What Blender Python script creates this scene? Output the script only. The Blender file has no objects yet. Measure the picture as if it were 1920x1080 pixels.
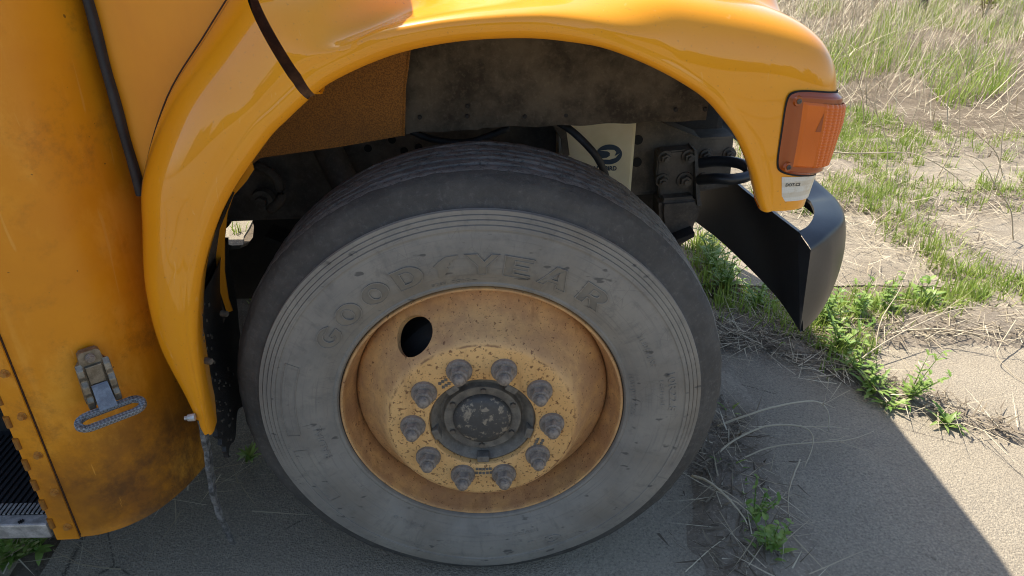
import bpy, bmesh, math, random
import numpy as np
from mathutils import Vector, Matrix
R = math.radians
random.seed(7)
rng = np.random.default_rng(7)
scene = bpy.context.scene
COL = scene.collection

# ------------------------------------------------------------------ camera
CAM = np.array([.015, -1.191, 1.457]); PITCH, YAW, ROLL, FOC = R(28.79), R(2.17), R(.43), 1332.0
def cam_axes():
    cp, sp, cy, sy = math.cos(PITCH), math.sin(PITCH), math.cos(YAW), math.sin(YAW)
    f = np.array([sy*cp, cy*cp, -sp]); r = np.array([cy, -sy, 0.0]); u = np.cross(r, f)
    cr, sr = math.cos(ROLL), math.sin(ROLL)
    return cr*r + sr*u, -sr*r + cr*u, f
AR, AU, AF = cam_axes()
cd = bpy.data.cameras.new('camera'); cam = bpy.data.objects.new('camera', cd); COL.objects.link(cam)
cd.sensor_fit = 'HORIZONTAL'; cd.sensor_width = 36.0; cd.lens = FOC/1920*36.0
cd.clip_start = .02; cd.clip_end = 2000
cam.matrix_world = Matrix(((AR[0], AU[0], -AF[0], CAM[0]), (AR[1], AU[1], -AF[1], CAM[1]), (AR[2], AU[2], -AF[2], CAM[2]), (0, 0, 0, 1)))
scene.camera = cam
def ray(px, py):
    return AF + (px-960)/FOC*AR - (py-540)/FOC*AU
def PY(px, py, y):           # measured point of the photograph at depth plane y
    d = ray(px, py); return CAM + d*((y-CAM[1])/d[1])
def PZ(px, py, z=0.0):       # measured point at height z
    d = ray(px, py); return CAM + d*((z-CAM[2])/d[2])

# ------------------------------------------------------------------ world, sun, exposure
SUN = Vector((.41, -.50, -1.0)).normalized()
w = bpy.data.worlds.new('World'); scene.world = w; w.use_nodes = True
nt = w.node_tree; nt.nodes.clear()
sky = nt.nodes.new('ShaderNodeTexSky'); sky.sky_type = 'NISHITA'; sky.sun_disc = False
sky.sun_elevation = math.asin(-SUN.z); sky.sun_rotation = math.atan2(-SUN.x, -SUN.y) % (2*math.pi)
sky.dust_density = 1.5; sky.air_density = 1.0; sky.altitude = 100
bg = nt.nodes.new('ShaderNodeBackground'); bg.inputs['Strength'].default_value = .135
wo = nt.nodes.new('ShaderNodeOutputWorld')
nt.links.new(sky.outputs[0], bg.inputs['Color']); nt.links.new(bg.outputs[0], wo.inputs['Surface'])
sl = bpy.data.lights.new('sun', 'SUN'); sl.energy = 4.8; sl.angle = R(.55); sl.color = (1.0, .95, .86)
so = bpy.data.objects.new('sun', sl); COL.objects.link(so)
so.rotation_euler = SUN.to_track_quat('-Z', 'Y').to_euler(); so.location = (0, 4, 8)
scene.view_settings.view_transform = 'Standard'; scene.view_settings.look = 'None'
scene.view_settings.exposure = 0.95; scene.view_settings.gamma = 1.0; scene.view_settings.use_curve_mapping = False
scene.render.engine = 'CYCLES'
scene.cycles.use_denoising = True; scene.cycles.filter_width = 1.05
scene.cycles.max_bounces = 8; scene.cycles.diffuse_bounces = 4
scene.cycles.caustics_reflective = False; scene.cycles.caustics_refractive = False
scene.cycles.sample_clamp_indirect = 4.0

# ------------------------------------------------------------------ helpers
def link(o, parent=None):
    COL.objects.link(o)
    if parent: o.parent = parent
    return o
def empty(name, loc=(0, 0, 0), parent=None):
    o = bpy.data.objects.new(name, None); o.location = loc; o.empty_display_size = .1
    return link(o, parent)
def tag(o, label=None, cat=None, group=None, kind=None):
    if label: o['label'] = label
    if cat: o['category'] = cat
    if group: o['group'] = group
    if kind: o['kind'] = kind
    return o
def mesh(name, v, f, mat, parent=None, smooth=False, angle=None, mats=None, fmat=None):
    me = bpy.data.meshes.new(name)
    me.from_pydata([tuple(map(float, p)) for p in v], [], [tuple(int(i) for i in q) for q in f])
    for m in (mats or [mat]): me.materials.append(m)
    if fmat is not None: me.polygons.foreach_set('material_index', np.asarray(fmat, dtype=np.int32))
    if smooth: me.polygons.foreach_set('use_smooth', [True]*len(me.polygons))
    me.update()
    if smooth and angle: me.set_sharp_from_angle(angle=R(angle))
    return link(bpy.data.objects.new(name, me), parent)
def from_bm(name, bm, mat, parent=None, smooth=False, angle=None, normals=True):
    if normals: bmesh.ops.recalc_face_normals(bm, faces=bm.faces)
    me = bpy.data.meshes.new(name); bm.to_mesh(me); bm.free()
    me.materials.append(mat)
    if smooth: me.polygons.foreach_set('use_smooth', [True]*len(me.polygons))
    if smooth and angle: me.set_sharp_from_angle(angle=R(angle))
    return link(bpy.data.objects.new(name, me), parent)
def box(bm, lo, hi, bev=0.0, m=None):
    lo, hi = np.minimum(lo, hi), np.maximum(lo, hi)
    r = bmesh.ops.create_cube(bm, size=1.0); vs = r['verts']
    for q in vs: q.co = Vector(((lo[i]+hi[i])/2 + q.co[i]*(hi[i]-lo[i])) for i in range(3))
    if m is not None: bmesh.ops.transform(bm, matrix=m, verts=vs)
    if bev:
        es = list({e for q in vs for e in q.link_edges})
        bmesh.ops.bevel(bm, geom=es, offset=bev, segments=2, profile=.6, affect='EDGES')
def cyl(bm, p0, p1, r0, r1=None, n=16, cap=True):
    p0, p1 = Vector(p0), Vector(p1); d = p1-p0
    m = Matrix.Translation((p0+p1)/2) @ d.to_track_quat('Z', 'Y').to_matrix().to_4x4()
    bmesh.ops.create_cone(bm, cap_ends=cap, segments=n, radius1=r0, radius2=r0 if r1 is None else r1, depth=d.length, matrix=m)
def sphere(bm, c, r, s=(1, 1, 1), n=12):
    bmesh.ops.create_uvsphere(bm, u_segments=n, v_segments=max(6, n//2), radius=r, matrix=Matrix.Translation(c) @ Matrix.Diagonal((*s, 1)))
def tube(bm, pts, r, n=8, cap=True):
    pts = [Vector(p) for p in pts]; k = len(pts)
    rr = r if hasattr(r, '__len__') else [r]*k
    rings = []; up = Vector((0, 0, 1))
    for i, p in enumerate(pts):
        t = (pts[min(i+1, k-1)]-pts[max(i-1, 0)]).normalized()
        a = t.cross(up)
        if a.length < .05: a = t.cross(Vector((1, 0, 0)))
        a.normalize(); b = t.cross(a)
        rings.append([bm.verts.new(p + (a*math.cos(2*math.pi*j/n)+b*math.sin(2*math.pi*j/n))*rr[i]) for j in range(n)])
    for i in range(k-1):
        for j in range(n): bm.faces.new((rings[i][j], rings[i][(j+1) % n], rings[i+1][(j+1) % n], rings[i+1][j]))
    if cap: bm.faces.new(rings[0][::-1]); bm.faces.new(rings[-1])
def crom(pts, n):
    """Catmull-Rom through pts, n samples spread evenly over the knots."""
    p = np.asarray(pts, float); k = len(p)
    e = np.vstack([2*p[0]-p[1], p, 2*p[-1]-p[-2]])
    t = np.linspace(0, k-1, n); i = np.minimum(t.astype(int), k-2); f = (t-i)[:, None]
    a, b, c, d = e[i], e[i+1], e[i+2], e[i+3]
    return .5*((2*b)+(-a+c)*f+(2*a-5*b+4*c-d)*f**2+(-a+3*b-3*c+d)*f**3)
def grid_faces(nu, nv, close_u=False, flip=False):
    f = []
    for i in range(nu if close_u else nu-1):
        for j in range(nv-1):
            a, b = i*nv+j, ((i+1) % nu)*nv+j
            f.append((a, a+1, b+1, b) if flip else (a, b, b+1, a+1))
    return f
def prism(bm, poly, d):
    """closed slab from a planar polygon and an extrusion vector"""
    d = Vector(d); a = [bm.verts.new(Vector(p)) for p in poly]; b = [bm.verts.new(Vector(p)+d) for p in poly]
    n = len(poly); bm.faces.new(a); bm.faces.new(b[::-1])
    for i in range(n): bm.faces.new((a[i], b[i], b[(i+1) % n], a[(i+1) % n]))
def hexbolt(bm, c, r, h, axis=(0, -1, 0), stud=True):
    c = Vector(c); ax = Vector(axis).normalized()
    cyl(bm, c, c+ax*h*.3, r*1.45, r*1.4, 18); cyl(bm, c+ax*h*.3, c+ax*h, r, r*.95, 6)
    if stud: cyl(bm, c+ax*h, c+ax*h*1.35, r*.5, r*.45, 10)

# ------------------------------------------------------------------ material kit
def mat(name):
    m = bpy.data.materials.new(name); m.use_nodes = True
    b = m.node_tree.nodes['Principled BSDF']
    return m, m.node_tree, b
class NT:
    """small node builder"""
    def __init__(s, name, **k):
        s.m, s.t, s.b = mat(name); s.tc = s.t.nodes.new('ShaderNodeTexCoord'); s.set(**k)
    def set(s, **k):
        for a, v in k.items():
            n = a.replace('_', ' ').capitalize() if a not in ('ior',) else 'IOR'
            n = {'Base color': 'Base Color', 'Coat weight': 'Coat Weight', 'Coat roughness': 'Coat Roughness', 'Transmission weight': 'Transmission Weight', 'Specular ior level': 'Specular IOR Level', 'Subsurface weight': 'Subsurface Weight', 'Subsurface radius': 'Subsurface Radius', 'Subsurface scale': 'Subsurface Scale', 'Emission color': 'Emission Color', 'Emission strength': 'Emission Strength'}.get(n, n)
            i = s.b.inputs[n]
            if hasattr(v, 'links') or isinstance(v, bpy.types.NodeSocket): s.t.links.new(v, i)
            else: i.default_value = (*v, 1) if hasattr(v, '__len__') and len(v) == 3 and i.type == 'RGBA' else v
    def n(s, t): return s.t.nodes.new('ShaderNode'+t)
    def L(s, a, b): s.t.links.new(a, b)
    def obj(s, scale=(1, 1, 1), rot=(0, 0, 0)):
        mp = s.n('Mapping'); s.L(s.tc.outputs['Object'], mp.inputs['Vector']); mp.inputs['Scale'].default_value = scale; mp.inputs['Rotation'].default_value = rot
        return mp.outputs[0]
    def noise(s, sc, det=4, rough=.55, vec=None, dist=0.0):
        q = s.n('TexNoise'); q.inputs['Scale'].default_value = sc; q.inputs['Detail'].default_value = det; q.inputs['Roughness'].default_value = rough; q.inputs['Distortion'].default_value = dist
        s.L(vec if vec is not None else s.tc.outputs['Object'], q.inputs['Vector']); return q.outputs['Fac']
    def vor(s, sc, feat='F1', vec=None):
        q = s.n('TexVoronoi'); q.feature = feat; q.inputs['Scale'].default_value = sc
        s.L(vec if vec is not None else s.tc.outputs['Object'], q.inputs['Vector']); return q.outputs['Distance']
    def ramp(s, x, *stops):
        r = s.n('ValToRGB'); s.L(x, r.inputs[0]); e = r.color_ramp.elements
        while len(e) < len(stops): e.new(.5)
        for k, (p, c) in enumerate(stops):
            e[k].position = p; e[k].color = (c, c, c, 1) if not hasattr(c, '__len__') else (*c, 1)
        return r.outputs[0]
    def mix(s, f, a, b, mode='MIX'):
        q = s.n('Mix'); q.data_type = 'RGBA'; q.blend_type = mode
        for v, k in ((f, 0), (a, 6), (b, 7)):
            if isinstance(v, bpy.types.NodeSocket): s.L(v, q.inputs[k])
            else: q.inputs[k].default_value = v if k == 0 else (*v, 1)
        return q.outputs[2]
    def math(s, op, a, b=0.0, clamp=False):
        q = s.n('Math'); q.operation = op; q.use_clamp = clamp
        for k, v in ((0, a), (1, b)):
            if isinstance(v, bpy.types.NodeSocket): s.L(v, q.inputs[k])
            else: q.inputs[k].default_value = v
        return q.outputs[0]
    def mr(s, x, a, b, c=0.0, d=1.0, smooth=True):
        q = s.n('MapRange'); q.interpolation_type = 'SMOOTHSTEP' if smooth else 'LINEAR'
        s.L(x, q.inputs[0])
        for k, v in zip((1, 2, 3, 4), (a, b, c, d)): q.inputs[k].default_value = v
        return q.outputs[0]
    def xyz(s):
        q = s.n('SeparateXYZ'); s.L(s.tc.outputs['Object'], q.inputs[0]); return q.outputs
    def bump(s, h, strength=.3, dist=.002, prev=None):
        q = s.n('Bump'); q.inputs['Strength'].default_value = strength; q.inputs['Distance'].default_value = dist
        s.L(h, q.inputs['Height'])
        if prev is not None: s.L(prev, q.inputs['Normal'])
        s.last = q.outputs[0]; s.L(q.outputs[0], s.b.inputs['Normal']); return q.outputs[0]
    def attr(s, name):
        q = s.n('Attribute'); q.attribute_name = name; return q.outputs['Fac']

def m_gloss():
    k = NT('fender paint', roughness=.34, specular_ior_level=.2, coat_weight=.8, coat_roughness=.018)
    n1 = k.noise(3.2, 5, .6); n2 = k.noise(60, 3); n3 = k.noise(9, 6, .7)
    c = k.mix(k.mr(n1, .35, .7), (.84, .330, .006), (.79, .292, .006))
    sp = k.ramp(k.noise(210, 3), (.66, 0), (.71, 1))
    c = k.mix(k.math('MULTIPLY', sp, .4), c, (.40, .16, .03))
    c = k.mix(k.math('MULTIPLY', k.mr(n3, .5, .8), .10), c, (.66, .34, .09))
    sc = k.ramp(k.noise(3, 2, .5, k.obj((30, 30, 4), (.3, .5, .2)), 1.2), (.72, 0), (.735, 1)); c = k.mix(k.math('MULTIPLY', sc, .3), c, (.85, .45, .12))
    k.set(base_color=c, roughness=k.mr(n3, .3, .8, .28, .45))
    k.bump(n2, .02, .001); return k.m
def m_worn():
    k = NT('weathered body paint', coat_weight=.05, coat_roughness=.3, specular_ior_level=.35)
    n1 = k.noise(2.5, 6, .62); n2 = k.noise(14, 6, .7); n3 = k.noise(5, 4, .6, k.obj((1, 1, .35)))
    c = k.mix(k.mr(n1, .35, .7), (.80, .305, .008), (.70, .245, .008))
    c = k.mix(k.math('MULTIPLY', k.mr(n2, .52, .8), .55), c, (.40, .15, .02))
    z = k.xyz()[2]; x = k.xyz()[0]
    # grime splashed on the lower skirt, irregular edge
    e = k.math('ADD', z, k.math('MULTIPLY', k.math('SUBTRACT', n3, .5), .34))
    g = k.math('MULTIPLY', k.mr(e, .40, .68, 1, 0), k.mr(k.math('ADD', x, k.math('MULTIPLY', k.math('SUBTRACT', n1, .5), .5)), -.86, -.70, .25, 1))
    g = k.math('MULTIPLY', g, k.mr(k.noise(9, 7, .75), .25, .62, .35, 1))
    c = k.mix(k.math('MULTIPLY', g, .95), c, (.120, .050, .015))
    st = k.ramp(k.noise(4.2, 3, .6, k.obj((7, 7, .35), (0, R(14), 0))), (.62, 0), (.72, 1))
    c = k.mix(k.math('MULTIPLY', st, .22), c, (.86, .40, .06))
    n7 = k.noise(5.5, 7, .75, k.obj((1, 1, .6))); c = k.mix(k.math('MULTIPLY', k.mr(n7, .50, .68), .5), c, (.88, .40, .045))
    n6 = k.noise(3.4, 8, .78); c = k.mix(k.math('MULTIPLY', k.mr(n6, .50, .64), .6), c, (.36, .125, .014))
    scr = k.ramp(k.noise(2.2, 2, .5, k.obj((26, 26, 2.5), (0, R(62), 0)), .8), (.70, 0), (.715, 1)); c = k.mix(k.math('MULTIPLY', scr, .5), c, (.78, .36, .06))
    chp = k.ramp(k.noise(75, 2), (.74, 0), (.76, 1)); c = k.mix(k.math('MULTIPLY', chp, .7), c, (.10, .04, .012))
    k.set(base_color=c, roughness=k.mr(n2, .3, .75, .38, .6)); k.bump(n2, .08, .002); return k.m
def m_cowl():
    k = NT('cowl paint', coat_weight=.06, coat_roughness=.25, roughness=.45)
    n1 = k.noise(4, 6, .65, k.obj((1, 1, .5)))
    c = k.mix(k.mr(n1, .4, .75), (.82, .31, .008), (.70, .245, .010)); k.set(base_color=c); k.bump(k.noise(40, 3), .05, .001); return k.m
def m_rustpanel():
    k = NT('primer rust panel', roughness=.8)
    n1 = k.noise(330, 3, .7); n2 = k.noise(6, 5, .65)
    c = k.mix(k.mr(n1, .36, .64), (.17, .068, .012), (.37, .150, .022))
    c = k.mix(k.math('MULTIPLY', k.mr(n2, .45, .75), .5), c, (.15, .066, .02)); k.set(base_color=c); k.bump(n1, .35, .001); return k.m
def m_dirty(name, c1, c2, rough=.75, sc=9, metallic=0.0, b=.2, spec=.5):
    k = NT(name, roughness=rough, metallic=metallic, specular_ior_level=spec)
    n1 = k.noise(sc, 7, .68); n2 = k.noise(sc*14, 3, .6)
    c = k.mix(k.mr(n1, .36, .66), c1, c2); c = k.mix(k.math('MULTIPLY', k.mr(n2, .5, .75), .25), c, tuple(min(1, q*1.6+.004) for q in c2))
    k.set(base_color=c); k.bump(n2, b, .0015); return k.m
def m_wheel():
    k = NT('faded wheel paint', roughness=.55)
    x, y, z = k.xyz()
    n1 = k.noise(7, 6, .65); n2 = k.noise(130, 4, .65); n3 = k.noise(260, 3, .6); n4 = k.noise(22, 5, .7)
    c = k.mix(k.mr(n1, .35, .7), (.76, .440, .165), (.67, .36, .120))
    r = k.n('VectorMath'); r.operation = 'LENGTH'; cb = k.n('CombineXYZ'); k.L(x, cb.inputs[0]); k.L(z, cb.inputs[2]); k.L(cb.outputs[0], r.inputs[0]); rad = r.outputs['Value']
    # browner, mottled colour on the bowl between the bolting face and the rim
    d = k.math('MULTIPLY', k.mr(rad, .186, .205), k.mr(k.math('ADD', n4, k.math('MULTIPLY', n1, .6)), .55, 1.0, .15, .8))
    c = k.mix(d, c, (.42, .225, .105))
    c = k.mix(k.math('MULTIPLY', k.mr(rad, .262, .285), k.mr(n4, .35, .65, .05, .35)), c, (.40, .20, .080))
    face = k.mr(rad, .198, .188); rs = k.ramp(k.math('ADD', n2, k.math('MULTIPLY', face, .045)), (.615, 0), (.66, 1)); ed = k.math('MULTIPLY', k.mr(k.math('ABSOLUTE', k.math('SUBTRACT', k.math('ADD', rad, k.math('MULTIPLY', k.math('SUBTRACT', n4, .5), .012)), .192)), .0035, .0, 0, 1), k.mr(k.noise(38, 4), .45, .6)); c = k.mix(k.math('MULTIPLY', ed, .8), c, (.17, .07, .025)); rs2 = k.ramp(n3, (.64, 0), (.69, 1))
    c = k.mix(k.math('MULTIPLY', rs, .8), c, (.13, .045, .015)); c = k.mix(k.math('MULTIPLY', rs2, .7), c, (.10, .04, .015))
    strk = k.noise(1, 4, .7, None) if False else k.noise(20, 5, .7, k.obj((1.6, 1, .25)))
    c = k.mix(k.math('MULTIPLY', k.mr(strk, .54, .70), .40), c, (.30, .135, .048))
    k.set(base_color=c, roughness=k.mr(n4, .3, .7, .42, .7)); k.bump(n2, .25, .0015); return k.m
def m_side():
    k = NT('dusty sidewall rubber', roughness=.72, specular_ior_level=.35)
    x, y, z = k.xyz(); ang = k.math('ARCTAN2', z, x); rad = k.math('SQRT', k.math('ADD', k.math('MULTIPLY', x, x), k.math('MULTIPLY', z, z)))
    def polar(sa, sr):
        cb = k.n('CombineXYZ'); k.L(k.math('MULTIPLY', ang, sa), cb.inputs[0]); k.L(k.math('MULTIPLY', rad, sr), cb.inputs[1]); return cb.outputs[0]
    n1 = k.noise(6, 6, .65); n2 = k.noise(45, 5, .65); rings = k.noise(1, 4, .7, polar(2.2, 190)); spoke = k.noise(1, 4, .7, polar(15, 9))
    c = k.mix(k.mr(n1, .32, .68), (.285, .252, .203), (.205, .185, .156))
    c = k.mix(k.math('MULTIPLY', k.mr(n2, .5, .75), .35), c, (.10, .092, .082))
    c = k.mix(k.math('MULTIPLY', k.mr(rings, .52, .72), .35), c, (.105, .096, .085))
    c = k.mix(k.math('MULTIPLY', k.mr(spoke, .55, .75), .40), c, (.115, .103, .088))
    c = k.mix(k.math('MULTIPLY', k.mr(k.noise(3.1, 4, .6), .50, .66), .35), c, (.225, .175, .115))
    cr = k.ramp(k.vor(1, 'DISTANCE_TO_EDGE', polar(16, 26)), (.0, 1), (.022, 0)); c = k.mix(k.math('MULTIPLY', k.math('MULTIPLY', cr, k.mr(k.noise(9, 3), .54, .64)), .32), c, (.07, .065, .058))
    c = k.mix(k.math('MULTIPLY', k.ramp(k.noise(26, 2, .5, k.obj((1, 1, 2.2))), (.68, 0), (.73, 1)), .7), c, (.055, .052, .048))
    k.set(base_color=c); k.bump(k.math('ADD', n2, k.math('MULTIPLY', rings, .5)), .25, .002); return k.m
def m_tread():
    k = NT('tread rubber', roughness=.82, specular_ior_level=.3)
    n1 = k.noise(12, 6, .7); n2 = k.noise(95, 5, .75); n3 = k.noise(32, 5, .7)
    c = k.mix(k.mr(n1, .35, .7), (.070, .064, .056), (.100, .092, .080)); c = k.mix(k.math('MULTIPLY', k.mr(n2, .5, .75), .5), c, (.17, .155, .135))
    k.set(base_color=c); k.bump(k.math('ADD', n3, k.math('MULTIPLY', n2, .6)), .5, .006); return k.m
def m_treadtop():
    k = NT('worn tread face', roughness=.9, specular_ior_level=.25)
    n1 = k.noise(14, 6, .7); n2 = k.noise(80, 6, .8); n3 = k.noise(34, 5, .75)
    c = k.mix(k.mr(n1, .35, .7), (.20, .188, .168), (.29, .27, .24)); c = k.mix(k.math('MULTIPLY', k.ramp(n2, (.36, 1), (.5, 0)), .7), c, (.045, .042, .038))
    k.set(base_color=c); k.bump(k.math('ADD', n3, k.math('MULTIPLY', n2, .8)), .8, .008); return k.m
def m_concrete():
    k = NT('exposed aggregate concrete', roughness=.9, specular_ior_level=.25)
    n1 = k.noise(1.3, 6, .6); n2 = k.noise(7, 6, .7); v = k.vor(210); v2 = k.vor(120); n4 = k.noise(330, 4, .75); yv = k.xyz()[1]; n5 = k.noise(2.1, 7, .72)
    c = k.mix(k.mr(n1, .35, .7), (.40, .325, .220), (.325, .265, .185))
    c = k.mix(k.math('MULTIPLY', k.mr(n2, .5, .78), .4), c, (.20, .175, .145))
    c = k.mix(k.math('MULTIPLY', k.mr(n4, .40, .68), .5), c, (.42, .36, .27))
    c = k.mix(k.math('MULTIPLY', k.ramp(n4, (.28, 1), (.38, 0)), .6), c, (.12, .105, .085))
    st_ = k.noise(.9, 5, .7); c = k.mix(k.mr(st_, .5, .68, 0, .4), c, (.21, .175, .13)); ck = k.ramp(k.vor(1.15, 'DISTANCE_TO_EDGE', None), (.0, 1), (.0035, 0)); c = k.mix(k.math('MULTIPLY', ck, k.mr(k.noise(2.5, 3), .5, .58)), c, (.075, .06, .045))
    g1 = k.noise(140, 3, .65); g2 = k.noise(75, 2, .6)
    c = k.mix(k.mr(g1, .50, .62, 0, .75), c, (.51, .420, .290)); c = k.mix(k.mr(g1, .44, .34, 0, .6), c, (.185, .152, .110)); c = k.mix(k.mr(g2, .60, .70, 0, .5), c, (.24, .20, .15))
    dirt = k.math('MULTIPLY', k.mr(n5, .42, .60), k.mr(yv, .9, 1.5, .18, .6)); c = k.mix(dirt, c, (.235, .185, .125))
    c = k.mix(1.0, c, (.80, .82, .86), 'MULTIPLY')
    k.set(base_color=c)
    h = k.math('ADD', k.math('MULTIPLY', v, 1.2), k.math('ADD', k.math('MULTIPLY', v2, .5), n4)); k.bump(h, .6, .0045); return k.m
def m_soil(name='soil', c1=(.105, .078, .052), c2=(.19, .15, .105)):
    k = NT(name, roughness=.95, specular_ior_level=.2)
    n1 = k.noise(2.2, 7, .7); n2 = k.noise(60, 5, .75)
    c = k.mix(k.mr(n1, .35, .68), c1, c2); c = k.mix(k.math('MULTIPLY', k.mr(n2, .45, .7), .40), c, tuple(q*.45 for q in c1)); c = k.mix(k.mr(k.noise(140, 3, .6), .56, .66, 0, .5), c, tuple(min(1, q*1.6) for q in c2))
    k.set(base_color=c); k.bump(n2, .8, .012); return k.m
def m_leaf(name, c1, c2, rough=.55, trans=.25):
    k = NT(name, roughness=rough, specular_ior_level=.35)
    c = k.mix(k.attr('tint'), c1, c2); k.set(base_color=c)
    tr = k.n('BsdfTranslucent'); k.L(c, tr.inputs['Color']); ms = k.n('MixShader'); ms.inputs[0].default_value = trans
    out = k.t.nodes['Material Output']; k.L(k.b.outputs[0], ms.inputs[1]); k.L(tr.outputs[0], ms.inputs[2]); k.L(ms.outputs[0], out.inputs['Surface']); return k.m
def m_flat(name, c, rough=.5, metallic=0.0, **k): return NT(name, base_color=c, roughness=rough, metallic=metallic, **k).m

M = dict(
    gloss=m_gloss(), worn=m_worn(), cowl=m_cowl(), rustp=m_rustpanel(), wheel=m_wheel(), side=m_side(), tread=m_tread(), top=m_treadtop(),
    liner=m_dirty('dusty splash shield', (.048, .038, .028), (.145, .116, .082), .88, 8, spec=.2),
    frame=m_dirty('dusty frame steel', (.075, .060, .044), (.150, .118, .085), .8, 11),
    black=m_dirty('black chassis parts', (.010, .009, .008), (.026, .022, .018), .75, 9),
    bumper=m_dirty('black bumper enamel', (.014, .015, .017), (.022, .023, .025), .38, 8, b=.05),
    nut=m_dirty('grimy lug nut steel', (.165, .130, .098), (.32, .255, .195), .75, 70, .0),
    hub=m_dirty('greasy hub iron', (.110, .095, .076), (.21, .178, .135), .7, 30),
    cap=None, rubber=m_dirty('black rubber seal', (.018, .018, .019), (.032, .032, .033), .65, 20),
    flap=m_dirty('splattered mud flap rubber', (.010, .0095, .009), (.020, .018, .016), .55, 30, b=.8),
    steel=m_dirty('weathered zinc steel', (.17, .145, .105), (.30, .26, .20), .48, 45, .7),
    grey=m_dirty('grey plated steel', (.15, .155, .165), (.25, .255, .265), .42, 60, .6),
    conc=m_concrete(), soil=m_soil(), dust=m_soil('dusty joint soil', (.195, .160, .120), (.32, .265, .198)),
    alu=m_dirty('worn aluminium nosing', (.34, .33, .30), (.62, .60, .56), .5, 40, .6),
    mat_black=m_flat('ribbed step rubber', (.016, .016, .017), .6),
    bolt=m_dirty('painted bolt', (.52, .22, .03), (.36, .15, .03), .5, 90, .2),
    chrome=m_flat('chrome', (.75, .75, .76), .12, 1.0),
    glass=m_flat('dark window glass', (.02, .025, .028), .04, 0, coat_weight=1.0),
    navy=m_flat('navy print', (.012, .032, .060), .6), ink=m_flat('black print', (.02, .02, .02), .6),
    gap=m_flat('shadow gap rubber', (.008, .007, .006), .8),
    whiteref=None, redref=m_flat('red reflective tape', (.42, .035, .025), .3, 0, coat_weight=.5),
    grass=m_leaf('green grass', (.17, .27, .035), (.38, .44, .10), .5, .35),
    weed=m_leaf('weed leaf', (.14, .25, .04), (.31, .40, .10), .45, .3),
    straw=m_leaf('dry straw', (.36, .285, .175), (.66, .57, .40), .7, .12),
    stalk=m_leaf('dry stalk', (.26, .195, .120), (.58, .49, .34), .7, 0.0),
    litter=m_leaf('dead litter', (.10, .075, .05), (.27, .215, .145), .85, .05),
)
def m_cap():
    k = NT('chipped black hub cap', roughness=.55)
    n = k.noise(46, 7, .75); c = k.mix(k.ramp(n, (.535, 0), (.575, 1)), (.066, .060, .052), (.29, .235, .165)); c = k.mix(k.math('MULTIPLY', k.mr(k.noise(120, 3), .45, .7), .4), c, (.09, .088, .082))
    k.set(base_color=c); k.bump(n, .2, .002); return k.m
M['cap'] = m_cap()
def m_whiteref():
    k = NT('weathered white reflective tape', roughness=.35, coat_weight=.4)
    z = k.xyz()[2]; n = k.noise(30, 5, .7)
    ch = k.n('TexChecker'); ch.inputs['Scale'].default_value = 420; k.L(k.obj((1, 1, 1), (0, R(45), 0)), ch.inputs['Vector'])
    c = k.mix(k.math('MULTIPLY', ch.outputs['Fac'], .25), (.66, .64, .56), (.50, .49, .44)); wv = k.math('SINE', k.math('MULTIPLY', z, 330.0))
    c = k.mix(k.math('MULTIPLY', k.mr(wv, -.2, .4), .45), c, (.50, .42, .28)); c = k.mix(k.math('MULTIPLY', k.mr(n, .5, .7), .5), c, (.42, .32, .16))
    k.set(base_color=c); return k.m
M['whiteref'] = m_whiteref()
def m_lens():
    k = NT('amber lens plastic', base_color=(.68, .135, .002), roughness=.2, ior=1.49, coat_weight=.1)
    n = k.noise(420, 1); k.bump(n, .25, .001); return k.m
M['lens'] = m_lens(); M['lensrim'] = m_flat('dark amber lens rim', (.32, .060, .005), .25, 0, coat_weight=.2)
def m_bottle():
    k = NT('aged translucent reservoir plastic', roughness=.4, subsurface_weight=.3, subsurface_scale=.02, subsurface_radius=(1, .8, .4))
    n = k.noise(5, 4, .6); c = k.mix(k.mr(n, .35, .7), (.76, .69, .50), (.62, .53, .33)); k.set(base_color=c); return k.m
M['bottle'] = m_bottle()

# ================================================================== GROUND
ground = bpy.data.objects.new('ground', bpy.data.meshes.new('ground'))
def build_ground():
    # one sheet to the horizon; fine near the bus, low swells in the weeds
    xs = np.concatenate([[-900, -300, -100, -40, -15], np.arange(-8, 14.01, .25), [20, 45, 110, 300, 900]])
    ys = np.concatenate([[-900, -300, -100, -40, -15], np.arange(-8, 16.01, .25), [20, 45, 110, 300, 900]])
    v = []
    for x in xs:
        for y in ys:
            h = -.016 + .007*math.sin(3.1*x+1.3*y)*math.sin(2.3*y-x)
            if y > 4.5 and abs(x) < 15 and y < 17: h += .05*math.sin(.9*x)*math.sin(.7*y)+.03
            if y < -2.2: h = -.02
            v.append((x, y, h))
    o = mesh('ground', v, grid_faces(len(xs), len(ys), flip=False), M['soil'], smooth=True); o['kind'] = 'structure'; return o
bpy.data.objects.remove(ground); ground = build_ground()

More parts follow.
